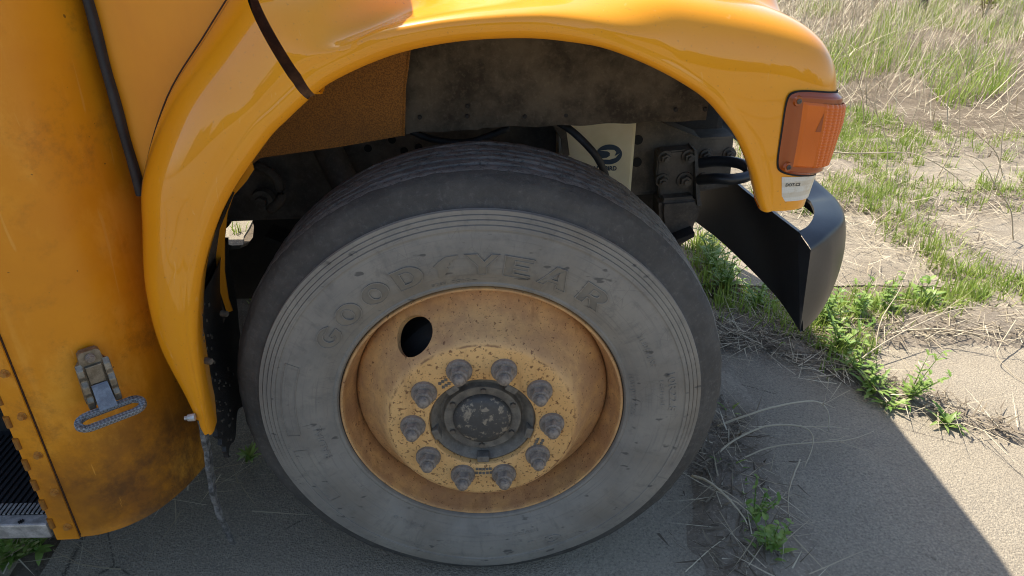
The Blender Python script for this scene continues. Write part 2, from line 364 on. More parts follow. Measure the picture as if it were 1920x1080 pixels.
def slab_poly(x0, y0, x1, y1, seed, gap=.03, rough=.02, cuts=None):
    r = np.random.default_rng(seed); pts = []
    c = cuts or [(x0+gap, y0+gap), (x1-gap, y0+gap), (x1-gap, y1-gap), (x0+gap, y1-gap)]
    for i in range(len(c)):
        a, b = np.array(c[i], float), np.array(c[(i+1) % len(c)], float); L = np.linalg.norm(b-a); n = max(2, int(L/.09)); nn = np.array([-(b-a)[1], (b-a)[0]])/L
        o = np.convolve(r.normal(0, 1, n+8), np.ones(5)/5, 'same')[4:4+n]
        for k in range(n): pts.append(a+(b-a)*k/n + nn*rough*o[k]*(0 if k == 0 else 1))
    return pts
pave = empty('pavement'); pave['kind'] = 'structure'
def slab(poly, tilt=0.0, mat_=None):
    bm = bmesh.new(); c = np.mean(poly, axis=0)
    top = [bm.verts.new((p[0], p[1], tilt*(p[0]-c[0]))) for p in poly]; f = bm.faces.new(top)
    if f.normal.z < 0: f.normal_flip()
    bm.normal_update()
    ins = bmesh.ops.inset_region(bm, faces=[f], thickness=.008, depth=0.0)
    for q in top: q.co.z -= .006
    low = [bm.verts.new((q.co.x, q.co.y, -.09)) for q in top]; n = len(top)
    for i in range(n): bm.faces.new((top[i], top[(i+1) % n], low[(i+1) % n], low[i]))
    from_bm('slab', bm, M['conc'], pave)
XJ = [-6.6, -4.0, -2.6, -1.12, .70, 2.18, 3.7, 5.3]; 
slab(slab_poly(-.85, -2.0, .66, .98, 1, cuts=[(-1.09, -2.0), (.62, -2.0), (.64, -.3), (.58, .25), (.66, .62), (.62, .97), (-1.09, .97)]))
# right-hand slab, split by the diagonal crack where the weeds grow
slab(slab_poly(0, 0, 0, 0, 2, rough=.03, cuts=[(.83, -2.0), (2.10, -2.0), (2.10, .30), (1.62, .48), (1.42, .60), (1.20, .86), (1.06, .97), (.86, .985), (.84, .5), (.80, .3), (.79, .1)]))
slab(slab_poly(0, 0, 0, 0, 3, rough=.03, cuts=[(2.10, .33), (2.11, 1.02), (1.52, .985), (1.18, 1.03), (1.30, .82), (1.46, .65), (1.63, .51)]))
for i in range(len(XJ)-1):
    x0, x1 = XJ[i], XJ[i+1]
    for j, (y0, y1) in enumerate(((-6.5, -5.0), (-5.0, -3.5), (-3.5, -2.0), (-2.0, .98), (1.42, 2.35), (2.52, 3.25), (3.5, 4.4))):
        if j == 3 and -1.2 < x0 < .8: continue
        if j > 4 and x0 > 3.6: continue
        if (i, j) in ((5, 6),): continue
        slab(slab_poly(x0, y0, x1, y1, 40+i*9+j, gap=.05 if j < 4 else .05, rough=.02 if j < 4 else .06), tilt=random.uniform(-.004, .004))
def vnoise(x, y, f, seed):
    r = np.random.default_rng(seed).random((64, 64)); u, v = x*f, y*f; i, j = np.floor(u).astype(int), np.floor(v).astype(int); a, b = u-i, v-j; a = a*a*(3-2*a); b = b*b*(3-2*b)
    g = lambda p, q: r[p % 64, q % 64]
    return g(i, j)*(1-a)*(1-b)+g(i+1, j)*a*(1-b)+g(i, j+1)*(1-a)*b+g(i+1, j+1)*a*b
def seg_dist(x, y, a, b):
    a, b = np.array(a), np.array(b); d = b-a; t = np.clip(((x-a[0])*d[0]+(y-a[1])*d[1])/np.dot(d, d), 0, 1); return np.hypot(x-a[0]-t*d[0], y-a[1]-t*d[1])
def soil_fill():
    """earth and crumbs heaped over the joints; its ragged outline is where it dips under the slabs"""
    xs = np.arange(.42, 4.6, .02); ys = np.arange(-.5, 4.3, .02); X, Y = np.meshgrid(xs, ys, indexing='ij')
    nz = .55*vnoise(X, Y, 4, 1)+.3*vnoise(X, Y, 11, 2)+.2*vnoise(X, Y, 27, 3)+.12*vnoise(X, Y, 48, 4); H = np.full(X.shape, -.04)
    for a, b, wd in [((.70, -.5), (.69, .1), .16), ((.69, .1), (.76, .62), .14), ((.76, .62), (.74, 1.1), .13), ((.42, 1.12), (1.3, 1.12), .17), ((1.3, 1.12), (4.6, 1.22), .16), ((1.12, 1.0), (1.4, .66), .075), ((1.4, .66), (1.66, .48), .05), ((1.66, .48), (2.14, .32), .025), ((2.14, -.5), (2.14, 1.2), .05), ((2.17, 1.2), (2.2, 3.0), .15), ((.42, 2.43), (4.6, 2.46), .14), ((.42, 3.38), (4.6, 3.38), .20), ((3.7, -.5), (3.7, 3.4), .16), ((.7, 1.3), (.7, 4.3), .2)]:
        d = seg_dist(X, Y, a, b); H = np.maximum(H, .026*(1-(d/wd)**2)-.004)
    H = np.maximum(H, -.03) + (nz-.60)*.034
    v = np.stack([X, Y, H], -1).reshape(-1, 3); o = mesh('soil', v, grid_faces(len(xs), len(ys)), M['dust'], smooth=True); o['kind'] = 'structure'
soil_fill()
def lot():
    # the rest of the paved lot, behind the camera and to the sides
    bm = bmesh.new()
    for a in ((-60, -40, 60, -6.6), (-60, -6.5, -6.7, 4.4), (5.4, -6.5, 60, -.2)):
        box(bm, (a[0], a[1], -.08), (a[2], a[3], -.004))
    o = from_bm('concrete_lot', bm, M['conc']); o['kind'] = 'structure'
lot()

# ================================================================== BUS
bus = tag(empty('school_bus', (0, 0, 0)), 'orange school bus whose front wheel and curved glossy fender fill the picture', 'bus')
ZC = .505
# ------------------------------------------------------------------ wheel
TYRE = [(.297, .016), (.300, .004), (.3035, -.002), (.308, -.0035), (.312, -.0015), (.322, -.006), (.335, -.012), (.352, -.0165), (.372, -.0185), (.392, -.018), (.412, -.0155), (.4245, -.0125)]
for i, r0 in enumerate((.4255, .4345, .4435, .4525)):
    y0 = -.0125 + i*.0030
    TYRE += [(r0, y0-.0004), (r0+.0004, y0-.0022), (r0+.0078, y0-.0014), (r0+.0086, y0+.0012)]
TYRE += [(.4615, .002), (.4645, .0060), (.4700, .0085), (.4755, .0098), (.4765, .0108), (.4860, .0145), (.4950, .0185), (.5030, .0240), (.5090, .0300), (.5140, .0375), (.5175, .0450), (.5190, .0530)]
half = []
for g in (.072, .1065):
    half += [(.5200, g-.0080), (.5192, g-.0055), (.5090, g-.0045), (.5090, g+.0045), (.5192, g+.0055), (.5205, g+.0080)]
MID = .133
TYRE_OUT = TYRE + half + [(.5210, MID-.0080), (.5200, MID-.0055), (.5100, MID-.0045)]
TYRE_ALL = TYRE_OUT + [(r, 2*MID-y) for r, y in reversed(TYRE_OUT)]
def tyre_y(r):
    t = [(a, b) for a, b in TYRE if .30 < a < .425]
    return float(np.interp(r, [a for a, _ in t], [b for _, b in t]))
def smooth_noise(n, period, seed):
    r = np.random.default_rng(seed).normal(0, 1, period); t = np.arange(n)/n*period; i = t.astype(int); f = t-i; f = f*f*(3-2*f)
    return r[i % period]*(1-f)+r[(i+1) % period]*f
def build_tyre(par):
    prof = []
    for (a, b) in zip(TYRE_ALL[:-1], TYRE_ALL[1:]):
        d = math.hypot(b[0]-a[0], b[1]-a[1]); n = max(1, int(d/.0045))
        prof += [(a[0]+(b[0]-a[0])*k/n, a[1]+(b[1]-a[1])*k/n) for k in range(n)]
    prof.append(TYRE_ALL[-1]); prof = np.array(prof); N = 420; K = len(prof)
    r = np.repeat(prof[None, :, 0], N, 0); y = np.repeat(prof[None, :, 1], N, 0)
    # ragged wear of the ribs, chunked shoulder
    for k in range(K):
        if prof[k, 0] > .508:
            j = smooth_noise(N, 60, 7)*.0006 + smooth_noise(N, 210, 900+k)*.0007
            r[:, k] += j; y[:, k] += smooth_noise(N, 70, 300+k//9)*.0013 + smooth_noise(N, 210, 600+k//4)*.0012
        elif prof[k, 0] > .478: r[:, k] += smooth_noise(N, 150, 500+k)*.0006
    th = np.linspace(0, 2*np.pi, N, endpoint=False)[:, None]
    x = r*np.cos(th); z = r*np.sin(th)
    low = -ZC + .0015
    sq = np.clip(low-z, 0, None)             # contact patch: flattened, sidewall bulges a little
    bul = np.exp(-((z+.44)/.06)**2)*(np.abs(x) < .2)*np.cos(np.clip(x/.2, -1, 1)*np.pi/2)**2
    y = y - np.where(y < MID, 1, -1)*bul*.006*(r < .515)
    z = np.maximum(z, low)
    v = np.stack([x, y, z], -1).reshape(-1, 3); f = grid_faces(N, K, close_u=True)
    fm = [3 if (prof[j, 0]+prof[j+1, 0])/2 < .5165 and .058 < (prof[j, 1]+prof[j+1, 1])/2 < .208 else 0 if (.30 <= (prof[j, 0]+prof[j+1, 0])/2 < .4615) else 2 if (prof[j, 0]+prof[j+1, 0])/2 > .5165 else 1 for i in range(N) for j in range(K-1)]  # groove faces near-black: the shade inside them is put into the colour
    return mesh('tyre', v, f, None, par, smooth=True, angle=38, mats=[M['side'], M['tread'], M['top'], M['gap']], fmat=fm)
def revolve(name, prof, m, par, N=128, angle=35, sub=1):
    v = []
    for i in range(N):
        c, s = math.cos(2*math.pi*i/N), math.sin(2*math.pi*i/N)
        v += [(r*c, y, r*s) for r, y in prof]
    return mesh(name, v, grid_faces(N, len(prof), close_u=True), m, par, smooth=True, angle=angle)
def arc_text(bm_curve, s): pass
def curve_mesh(splines, ext=.5):
    """filled 2D outlines (holes allowed) -> vertex and face lists with flat top and bevelled walls"""
    cu = bpy.data.curves.new('tmp', 'CURVE'); cu.dimensions = '2D'; cu.fill_mode = 'BOTH'; cu.extrude = ext
    for s in splines:
        sp = cu.splines.new('POLY'); sp.points.add(len(s)-1); sp.use_cyclic_u = True
        for i, p in enumerate(s): sp.points[i].co = (p[0], p[1], 0, 1)
    o = bpy.data.objects.new('tmp', cu); COL.objects.link(o)
    dg = bpy.context.evaluated_depsgraph_get(); me = bpy.data.meshes.new_from_object(o.evaluated_get(dg))
    v = np.array([tuple(q.co) for q in me.vertices]).reshape(-1, 3); f = [tuple(p.vertices) for p in me.polygons]
    bpy.data.objects.remove(o); bpy.data.curves.remove(cu); bpy.data.meshes.remove(me); return v, f
def text_mesh(s, size=1.0, offset=0.0, ext=.5, spacing=1.0):
    cu = bpy.data.curves.new('tmp', 'FONT'); cu.body = s; cu.size = size; cu.offset = offset; cu.extrude = ext; cu.align_x = 'CENTER'; cu.align_y = 'CENTER'; cu.space_character = spacing; cu.resolution_u = 3
    o = bpy.data.objects.new('tmp', cu); COL.objects.link(o)
    dg = bpy.context.evaluated_depsgraph_get(); me = bpy.data.meshes.new_from_object(o.evaluated_get(dg))
    v = np.array([tuple(q.co) for q in me.vertices]).reshape(-1, 3); f = [tuple(p.vertices) for p in me.polygons]
    bpy.data.objects.remove(o); bpy.data.curves.remove(cu); bpy.data.meshes.remove(me); return v, f
def circ_pts(cx, cy, rx, ry, n=28, a0=0, a1=360): return [(cx+rx*math.cos(R(a0+(a1-a0)*i/n)), cy+ry*math.sin(R(a0+(a1-a0)*i/n))) for i in range(n + (0 if a1-a0 >= 360 else 1))]
GLYPH = {   # bold extended sidewall capitals in a unit box
    'O': [circ_pts(.5, .5, .5, .5), circ_pts(.5, .5, .17, .27)],
    'G': [circ_pts(.5, .5, .5, .5, 24, 38, 330) + [(.98, .52), (.52, .52), (.52, .36), (.66, .36)] + circ_pts(.5, .5, .20, .26, 16, 300, 60)],
    'D': [[(0, 0), (.48, 0)] + circ_pts(.48, .5, .52, .5, 16, -90, 90) + [(0, 1)], [(.30, .24), (.46, .24)] + circ_pts(.46, .5, .18, .26, 10, -90, 90) + [(.30, .76)]],
    'Y': [[(.34, 0), (.66, 0), (.66, .42), (1.04, 1), (.78, 1), (.56, .66), (.36, 1), (-.04, 1), (.34, .42)]],
    'E': [[(0, 0), (1, 0), (1, .2), (.38, .2), (.38, .40), (.88, .40), (.88, .60), (.38, .60), (.38, .8), (1, .8), (1, 1), (0, 1)]],
    'A': [[(-.04, 0), (.24, 0), (.32, .2), (.62, .2), (.66, 0), (1.06, 0), (.72, 1), (.38, 1)], [(.40, .38), (.60, .38), (.53, .74)]],
    'R': [[(0, 0), (.34, 0), (.34, .34), (.42, .34), (.64, 0), (1.04, 0), (.78, .38)] + circ_pts(.62, .68, .34, .32, 12, -50, 90) + [(0, 1)], [(.34, .54), (.50, .54)] + circ_pts(.50, .67, .12, .12, 6, -80, 80) + [(.34, .80)]],
    # the winged sandal between the two words
    '*': [[(.30, 0), (.40, .06), (.66, .44), (.62, .52), (.74, .60), (.70, .68), (.84, .74), (.84, .82), (1.0, .90), (1.04, 1.0), (.62, .98), (.40, .84), (.16, .64), (.28, .46), (.22, .08)]],
}
def add_arc(V, F, v, f, ang, r0, h, wd, lift, base=None):
    """wrap a glyph (unit box, x right, y up) on the sidewall at polar angle ang, tops outward"""
    k = len(V); rc = r0+h/2
    for p in v:
        r = r0+p[1]*h; a = R(ang) - (p[0]-.5)*wd/rc
        y = tyre_y(r) - (lift if p[2] > 0 else -.003)
        V.append((r*math.cos(a), y, r*math.sin(a)))
    F += [tuple(i+k for i in q) for q in f]
def build_lettering(par):
    k = NT('raised letter rubber', roughness=.75, specular_ior_level=.3); n = k.noise(30, 4); k.set(base_color=k.mix(k.mr(n, .35, .7), (.225, .193, .148), (.180, .158, .126))); fill = k.m
    for ch, ang in zip('GOOD*YEAR', (145.6, 135.0, 123.6, 112.0, 100.8, 89.3, 78.6, 66.6, 53.0)):
        V, F, V2, F2 = [], [], [], []; v, f = curve_mesh(GLYPH[ch]); wd = .058 if ch not in 'EG*' else .054
        add_arc(V, F, v, f, ang, .334, .046, wd, .0020)
        # a thin raised outline just inside the letter edge
        for s in (GLYPH[ch] if ch != '*' else []):
            n = len(s); k = len(V2); c = np.array(s)
            ar = np.sum(c[:, 0]*np.roll(c[:, 1], -1)-np.roll(c[:, 0], -1)*c[:, 1]); sg_ = (1 if ar > 0 else -1)*(1 if s is GLYPH[ch][0] else -1)
            e1 = c-np.roll(c, 1, 0); e2 = np.roll(c, -1, 0)-c; e1 /= np.linalg.norm(e1, axis=1)[:, None]+1e-9; e2 /= np.linalg.norm(e2, axis=1)[:, None]+1e-9
            n1 = np.stack([-e1[:, 1], e1[:, 0]], 1); n2 = np.stack([-e2[:, 1], e2[:, 0]], 1); nn = (n1+n2)/np.maximum(.8, 1+np.sum(n1*n2, 1))[:, None]*sg_
            for off in (.0, .032):
                for hh in (.0018, .0034):
                    for q in c+nn*off:
                        r = .334+q[1]*.046; a = R(ang)-(q[0]-.5)*wd/.357; V2.append((r*math.cos(a), tyre_y(r)-hh, r*math.sin(a)))
            for i in range(n):
                j = (i+1) % n
                F2.append((k+i, k+j, k+n+j, k+n+i)); F2.append((k+n+i, k+n+j, k+3*n+j, k+3*n+i)); F2.append((k+2*n+i, k+2*n+j, k+3*n+j, k+3*n+i))
        nf = len(F); off_ = len(V)
        mesh('raised_letter', V+V2, F+[tuple(q+off_ for q in g) for g in F2], None, par, mats=[fill, M['side']], fmat=[0]*nf+[1]*len(F2))
    def small(s, ang, r0, h, wd, lift=.0012, off=.0):
        """text whose letters march clockwise with their tops outward"""
        v, f = text_mesh(s, 1.0, off, .5); w0 = v[:, 0].max()-v[:, 0].min(); h0 = v[:, 1].max()-v[:, 1].min()
        u = v.copy(); u[:, 0] = (v[:, 0]-v[:, 0].min())/w0; u[:, 1] = (v[:, 1]-v[:, 1].min())/h0
        V2, F2 = [], []; add_arc(V2, F2, u, f, ang, r0, h, wd, lift); mesh('sidewall_marking', V2, F2, M['side'], par)
    for ch, a in (('G', -66.0), ('1', -73.5), ('5', -81.0), ('9', -90.5)): small(ch, a, .385, .027, .036 if ch != '1' else .016, .0022, .03)
    small('A', -102.5, .385, .022, .024, .0018)
    small('RADIAL', -169.5, .340, .015, .088, .0016, .01)
    small('10R22.5', 8.0, .391, .016, .098, .0018, .01)
    small('148/145L', 8.0, .372, .009, .07, .0012)
    small('TUBELESS', 26.0, .362, .013, .085, .0012)
    small('FL9FHWV 2605', 7.5, .3145, .009, .105, .0012)
    small('REGROOVABLE', -78.0, .352, .009, .105, .0012)
    small('MADE IN USA', -120.0, .345, .008, .08, .001)
    small('STEEL CORD', 100.0, .3165, .006, .075, .001)
    # moulded badge outlines on the left of the sidewall
    for a0, a1 in ((160, 186), (192, 214)):
        ol = [(R(a), .383) for a in np.linspace(a0, a1, 18)] + [(R(a), .415) for a in np.linspace(a1, a0, 18)]
        V2, F2 = [], []; k = 0; n = len(ol)
        for (dr, h) in ((0, .0), (.0009, .0016), (.0022, .0016), (.0031, .0)):
            for a, r in ol:
                rr = r + (dr if r < .4 else -dr); V2.append((rr*math.cos(a), tyre_y(rr)-h, rr*math.sin(a)))
        for q in range(3):
            for i in range(n):
                j = (i+1) % n; F2.append((k+q*n+i, k+q*n+j, k+(q+1)*n+j, k+(q+1)*n+i))
        mesh('moulded_outline', V2, F2, M['side'], par)
def build_rim(par):
    prof = [(.2975, .022), (.2985, .012), (.2985, .004), (.2965, .000), (.2925, .0005), (.2905, .004), (.2895, .012), (.2870, .024), (.2815, .036), (.2765, .052), (.2735, .070), (.2735, .11)]
    revolve('rim', prof, M['wheel'], par, 160, 40)
    # disc with two hand holes
    dp = [(.2733, .074), (.2725, .066), (.2690, .058), (.2640, .053), (.2560, .047), (.2450, .038), (.2330, .024), (.2210, .003), (.2120, -.014), (.2045, -.0265), (.1985, -.0345), (.1920, -.0393), (.1860, -.0405), (.1500, -.0405), (.1150, -.0405), (.1115, -.0385), (.1100, -.034), (.1100, -.024), (.118, -.022), (.155, -.022), (.186, -.022), (.196, -.013), (.2120, .012), (.2330, .043), (.2500, .062), (.262, .074), (.2733, .079)]
    dp = [tuple(p) for p in dp]
    N, K = 160, len(dp); v = [(r*math.cos(2*math.pi*i/N), y, r*math.sin(2*math.pi*i/N)) for i in range(N) for r, y in dp]
    f = [(i*K+j, ((i+1) % N)*K+j, ((i+1) % N)*K+(j+1) % K, i*K+(j+1) % K) for i in range(N) for j in range(K)]
    o = mesh('disc', v, f, M['wheel'], par)
    bq = bmesh.new(); bq.from_mesh(o.data); bmesh.ops.recalc_face_normals(bq, faces=bq.faces); bq.to_mesh(o.data); bq.free()
    bm = bmesh.new()
    for a in (126.5, -48.5):
        c = Vector((.2265*math.cos(R(a)), .013, .2265*math.sin(R(a)))); rad = Vector((math.cos(R(a)), 0, math.sin(R(a)))); nrm = (rad*.80 + Vector((0, -.60, 0))).normalized()
        m = Matrix.Translation(c) @ nrm.to_track_quat('Z', 'Y').to_matrix().to_4x4()
        bmesh.ops.create_cone(bm, cap_ends=True, segments=36, radius1=.0435, radius2=.0435, depth=.13, matrix=m @ Matrix.Diagonal((1.0, 1.0, 1, 1)))
    cut = from_bm('cut', bm, M['wheel'], par)
    md = o.modifiers.new('b', 'BOOLEAN'); md.object = cut; md.operation = 'DIFFERENCE'; md.solver = 'EXACT'
    bpy.context.view_layer.update()
    dg = bpy.context.evaluated_depsgraph_get(); me = bpy.data.meshes.new_from_object(o.evaluated_get(dg)); o.modifiers.clear()
    old = o.data; o.data = me; bpy.data.meshes.remove(old); cm = cut.data; bpy.data.objects.remove(cut); bpy.data.meshes.remove(cm)
    me.polygons.foreach_set('use_smooth', [True]*len(me.polygons)); me.set_sharp_from_angle(angle=R(32))
    return o
def build_hub(par):
    prof = [(.1098, -.004), (.1092, -.026), (.1060, -.0275), (.1010, -.0225), (.0940, -.0120), (.0880, -.0070), (.0830, -.0065), (.0815, -.0090), (.0812, -.0190), (.0800, -.0215), (.0640, -.0215), (.0610, -.0200)]
    revolve('hub', prof, M['hub'], par, 80, 30)
    cap = [(.0612, -.0205), (.0603, -.0255), (.0575, -.0305), (.0500, -.0350), (.037, -.0390), (.018, -.0412), (.0005, -.0418)]
    revolve('hub_cap', cap, M['cap'], par, 64, 50)
    bm = bmesh.new(); cyl(bm, (0, .0, 0), (0, -.006, 0), .0066, .006, 6)
    b0 = from_bm('hub_cap_bolt', bm, M['frame'], par)
    for i in range(6):
        o = b0 if i == 0 else link(b0.copy(), par); a = R(28+60*i); o.location = (.0715*math.cos(a), -.0208, .0715*math.sin(a))
    # pilot pads round the bore
    bm = bmesh.new(); box(bm, (-.013, -.036, .094), (.013, -.012, .1092), .003); p0 = from_bm('pilot_pad', bm, M['hub'], par)
    for i in range(5):
        o = p0 if i == 0 else link(p0.copy(), par); o.rotation_euler = (0, R(36+72*i), 0)
    # brake drum behind the disc
    revolve('brake_drum', [(.11, .03), (.19, .05), (.207, .075), (.21, .12), (.21, .21), (.05, .22)], M['black'], par, 48, 30)
def build_nuts(par):
    bm = bmesh.new()
    cyl(bm, (0, 0, 0), (0, -.007, 0), .0262, .0258, 28); cyl(bm, (0, -.007, 0), (0, -.012, 0), .0252, .0215, 28)
    cyl(bm, (0, -.011, 0), (0, -.0265, 0), .0192, .0186, 6); cyl(bm, (0, -.0265, 0), (0, -.029, 0), .0170, .0150, 18)
    for k in range(3): cyl(bm, (0, -.029-k*.0036, 0), (0, -.0308-k*.0036, 0), .0112, .0118, 14); cyl(bm, (0, -.0308-k*.0036, 0), (0, -.0326-k*.0036, 0), .0118, .0108, 14)
    sphere(bm, (0, -.0396, 0), .0102, (1, .4, 1), 10)
    n0 = from_bm('lug_nut', bm, M['nut'], par, True, 30)
    for i in range(10):
        o = n0 if i == 0 else link(n0.copy(), par); a = R(108+36*i); o.location = (.14288*math.cos(a), -.0405, .14288*math.sin(a)); o.rotation_euler = (0, random.uniform(0, 1), 0)
    # raised casting marks on the bolting face
    for a, n in ((127, 3), (-88, 5), (-22, 3)):
        bm = bmesh.new()
        for i in range(n):
            for j in range(2):
                r, t = .126+.011*j + (.036 if a == 90 else .0) - (.0 if a == 90 else .003), R(a+(i-n/2)*3.3)
                c = Vector((r*math.cos(t), -.0408, r*math.sin(t))); box(bm, (c.x-.003, c.y-.0012, c.z-.003), (c.x+.003, c.y+.001, c.z+.003))
        o = from_bm('stamped_mark', bm, M['hub'], par); o['kind'] = 'stuff'
def build_wheel(loc, rz=0.0):
    wl = empty('wheel', loc, bus); wl.rotation_euler = (0, 0, rz)
    build_tyre(wl); build_lettering(wl); build_rim(wl); build_hub(wl); build_nuts(wl); return wl
wheel = build_wheel((0, 0, ZC))
wheel['label'] = 'front wheel with faded orange rim and grey dusty tyre'

# ------------------------------------------------------------------ fender and hood
ST_D = [(399, 813), (384, 745), (370, 640), (375, 540), (396, 450), (432, 366), (500, 266), (540, 224), (578, 188)]
ST_C = [(391, 813), (373, 742), (351, 634), (351, 528), (369, 436), (402, 345), (466, 246), (510, 203), (553, 162)]
ST_A = [(383, 813), (352, 742), (305, 645), (284, 540), (278, 430), (276, 330), (318, 185), (392, 62), (462, -50)]
Y_A = [-.070, -.052, -.025, .015, .040, .047, .050, .053, .060]
YD, YC = -.080, -.086
def fender_rear():
    D = np.array([PY(*p, YD) for p in ST_D]); C = np.array([PY(*p, YC) for p in ST_C]); A = np.array([PY(*p, y) for p, y in zip(ST_A, Y_A)])
    n = 110; D, C, A = crom(D, n), crom(C, n), crom(A, n); Wc = np.array([0, 0, .62])
    v = []; K = None
    for i in range(n):
        d, c, a = D[i], C[i], A[i]; rad = c-Wc; rad[1] = 0; rad /= np.linalg.norm(rad)
        out = np.array([0, -1.0, 0]); L = a-c; ln = np.linalg.norm(L); bn = rad*.55+out*.83; bn -= L*np.dot(bn, L)/ln**2; bn /= np.linalg.norm(bn)
        row = [d+rad*.012+np.array([0, .07, 0]), d+rad*.004+np.array([0, .035, 0]), d+np.array([0, .006, 0]), d+np.array([0, .001, 0])+rad*.001]
        for u in (.25, .55, .85): row.append(d+(c-d)*u+out*.004*math.sin(math.pi*u))
        row += [c+(a-c)*.0, c+(a-c)*.012+rad*.002]
        for u in np.linspace(.05, 1, 22): row.append(c+L*u+bn*ln*.20*(math.sin(math.pi*u)**.8 if u < 1 else 0))
        row.append(a+np.array([.0, .02, 0])); row.append(a+np.array([.004, .06, 0]))
        K = len(row); v += row; last_row = np.array(row[7:-2])
    o = mesh('rear_fender', v, grid_faces(n, K), M['gloss'], bus, smooth=True, angle=60)
    o['label'] = 'glossy orange rear half of the wheel arch fender'
    bm = bmesh.new(); tube(bm, [A[i]+np.array([-.0035, -.002, .002]) for i in range(44, n, 2)], .0014, 6); from_bm('fender_gap_line', bm, m_flat('brown seam', (.06, .028, .010), .8), bus, True)  # dark tube added to draw the shadowed gap between cowl and fender
    return last_row
EDGE = fender_rear()

HD = [(590, 178), (622, 155), (690, 122), (767, 96), (870, 78), (981, 73), (1060, 79), (1140, 94), (1233, 132), (1311, 178), (1350, 217), (1383, 263), (1408, 322), (1422, 378), (1429, 397)]
HC = [(567, 145), (600, 121), (655, 94), (722, 66), (840, 44), (981, 36), (1068, 45), (1155, 72), (1250, 112), (1335, 165), (1372, 204), (1404, 252), (1428, 318), (1441, 375), (1447, 396)]
TGT = [(-.30, 1.62), (-.24, 1.62), (-.16, 1.62), (-.06, 1.62), (.08, 1.62), (.24, 1.61), (.38, 1.60), (.50, 1.59), (.60, 1.57), (.70, 1.48), (.74, 1.36), (.75, 1.24), (.75, 1.12), (.75, 1.02), (.75, .975)]
O_H = np.array([.15, .75, 1.0])
def sstep(t): t = np.clip(t, 0, 1); return t*t*(3-2*t)
def softmax(vals, k): m = np.max(vals, axis=0); return m + k*np.log(sum(np.exp((q-m)/k) for q in vals))
def hood_f(p):
    x, y, z = p[..., 0], p[..., 1], p[..., 2]
    yy = np.where(y > 1.15, 2.3-y, y)
    rise = sstep((yy-.13)/.30)
    mid = sstep((.30-x)/.38)*(1-sstep((-.04-x)/.20))           # shelf over the wheel, between nose and rear joint
    ys = -.085 + .185*mid + .045*sstep((-.04-x)/.20) + .38*np.logaddexp(0, (z-1.335)/.03)*.03*(1-.2*rise)
    xf = .601 - .65*np.logaddexp(0, (z-1.235)/.03)*.03*(1-.90*rise) + .125*sstep((yy-.25)/.55) - .12*np.clip(1.14-z, 0, 1)
    zt = 1.352 - .044*mid - .24*np.clip(x-.15, 0, None)**1.5 + rise*(.285 + .02*np.clip(-x, 0, 1))
    return softmax([ys-yy, x-xf, (z-zt)*(1-.25*rise)], .033)
def hit(o, d):
    lo, hi = np.zeros(d.shape[:-1]), np.full(d.shape[:-1], 3.0)
    for _ in range(46):
        m = (lo+hi)/2; f = hood_f(o+d*m[..., None]); lo = np.where(f < 0, m, lo); hi = np.where(f < 0, hi, m)
    return o+d*((lo+hi)/2)[..., None]
def hood():
    n = 150
    D = crom([PY(*p, YD) for p in HD], n); C = crom([PY(*p, YC) for p in HC], n); T = crom([(a, 1.15, b) for a, b in TGT], n)
    S = np.concatenate([np.linspace(0, .30, 46), np.linspace(.30, 1, 60)[1:]])
    a = (C-O_H); b = (T-O_H)
    dirs = a[:, None, :]*(1-S)[None, :, None] + b[:, None, :]*S[None, :, None]; dirs /= np.linalg.norm(dirs, axis=2)[..., None]
    G = hit(O_H, dirs)
    off = C-G[:, 0]; dist = np.linalg.norm(G-G[:, :1], axis=2)
    fade = np.exp(-(dist/.050)**2)
    G = G + off[:, None, :]*fade[..., None]
    ea = np.concatenate([[0], np.cumsum(np.linalg.norm(np.diff(EDGE, axis=0), axis=1))]); rd = np.concatenate([[0], np.cumsum(np.linalg.norm(np.diff(G[0], axis=0), axis=1))])
    tgt = np.stack([np.interp(rd, ea, EDGE[:, q]) for q in range(3)], 1); tgt += (C[0]-EDGE[0]); end = np.clip(rd-ea[-1], 0, None)[:, None]; tgt += end*np.array([.02, .45, .88])
    corr = (tgt-G[0])*(1-sstep((rd-.32)/.25))[:, None]
    G = G + np.exp(-(np.arange(n)/26.0)**2)[:, None, None]*corr[None]
    rows = []; Wc = np.array([0, 0, .62])
    for i in range(n):
        d, c = D[i], C[i]; rad = c-Wc; rad[1] = 0; rad /= np.linalg.norm(rad)
        row = [d+rad*.012+np.array([0, .07, 0]), d+rad*.004+np.array([0, .035, 0]), d+np.array([0, .006, 0]), d+np.array([0, .001, 0])+rad*.001]
        for u in (.25, .55, .85): row.append(d+(c-d)*u+np.array([0, -.004*math.sin(math.pi*u), 0]))
        row += list(G[i]); rows.append(row)
    K = len(rows[0]); v = [p for r in rows for p in r]; f = grid_faces(n, K)
    # turned-in flange along the bottom edge of the nose and along the rear edge
    base = len(v); last = (n-1)*K
    for j in range(K): v.append(np.array(v[last+j])+np.array([-.006, .014, .004])*(1 if j > 3 else .4))
    for j in range(K-1): f.append((last+j, base+j, base+j+1, last+j+1))
    base = len(v)
    for j in range(K):
        q = np.array(v[j]); d = (O_H-q); d /= np.linalg.norm(d); v.append(q+d*.022+np.array([-.003, 0, 0]))
    for j in range(K-1): f.append((j, j+1, base+j+1, base+j))
    # far half of the hood is the mirror image
    m = len(v); v2 = [(p[0], 2.3-p[1], p[2]) for p in v]; f2 = [tuple(q+m for q in reversed(r)) for r in f]
    o = mesh('hood', v+v2, f+f2, M['gloss'], bus, smooth=True, angle=60); o['label'] = 'glossy orange tilting hood with the front wheel arch'
    bm = bmesh.new(); 
    return D, C
hood()
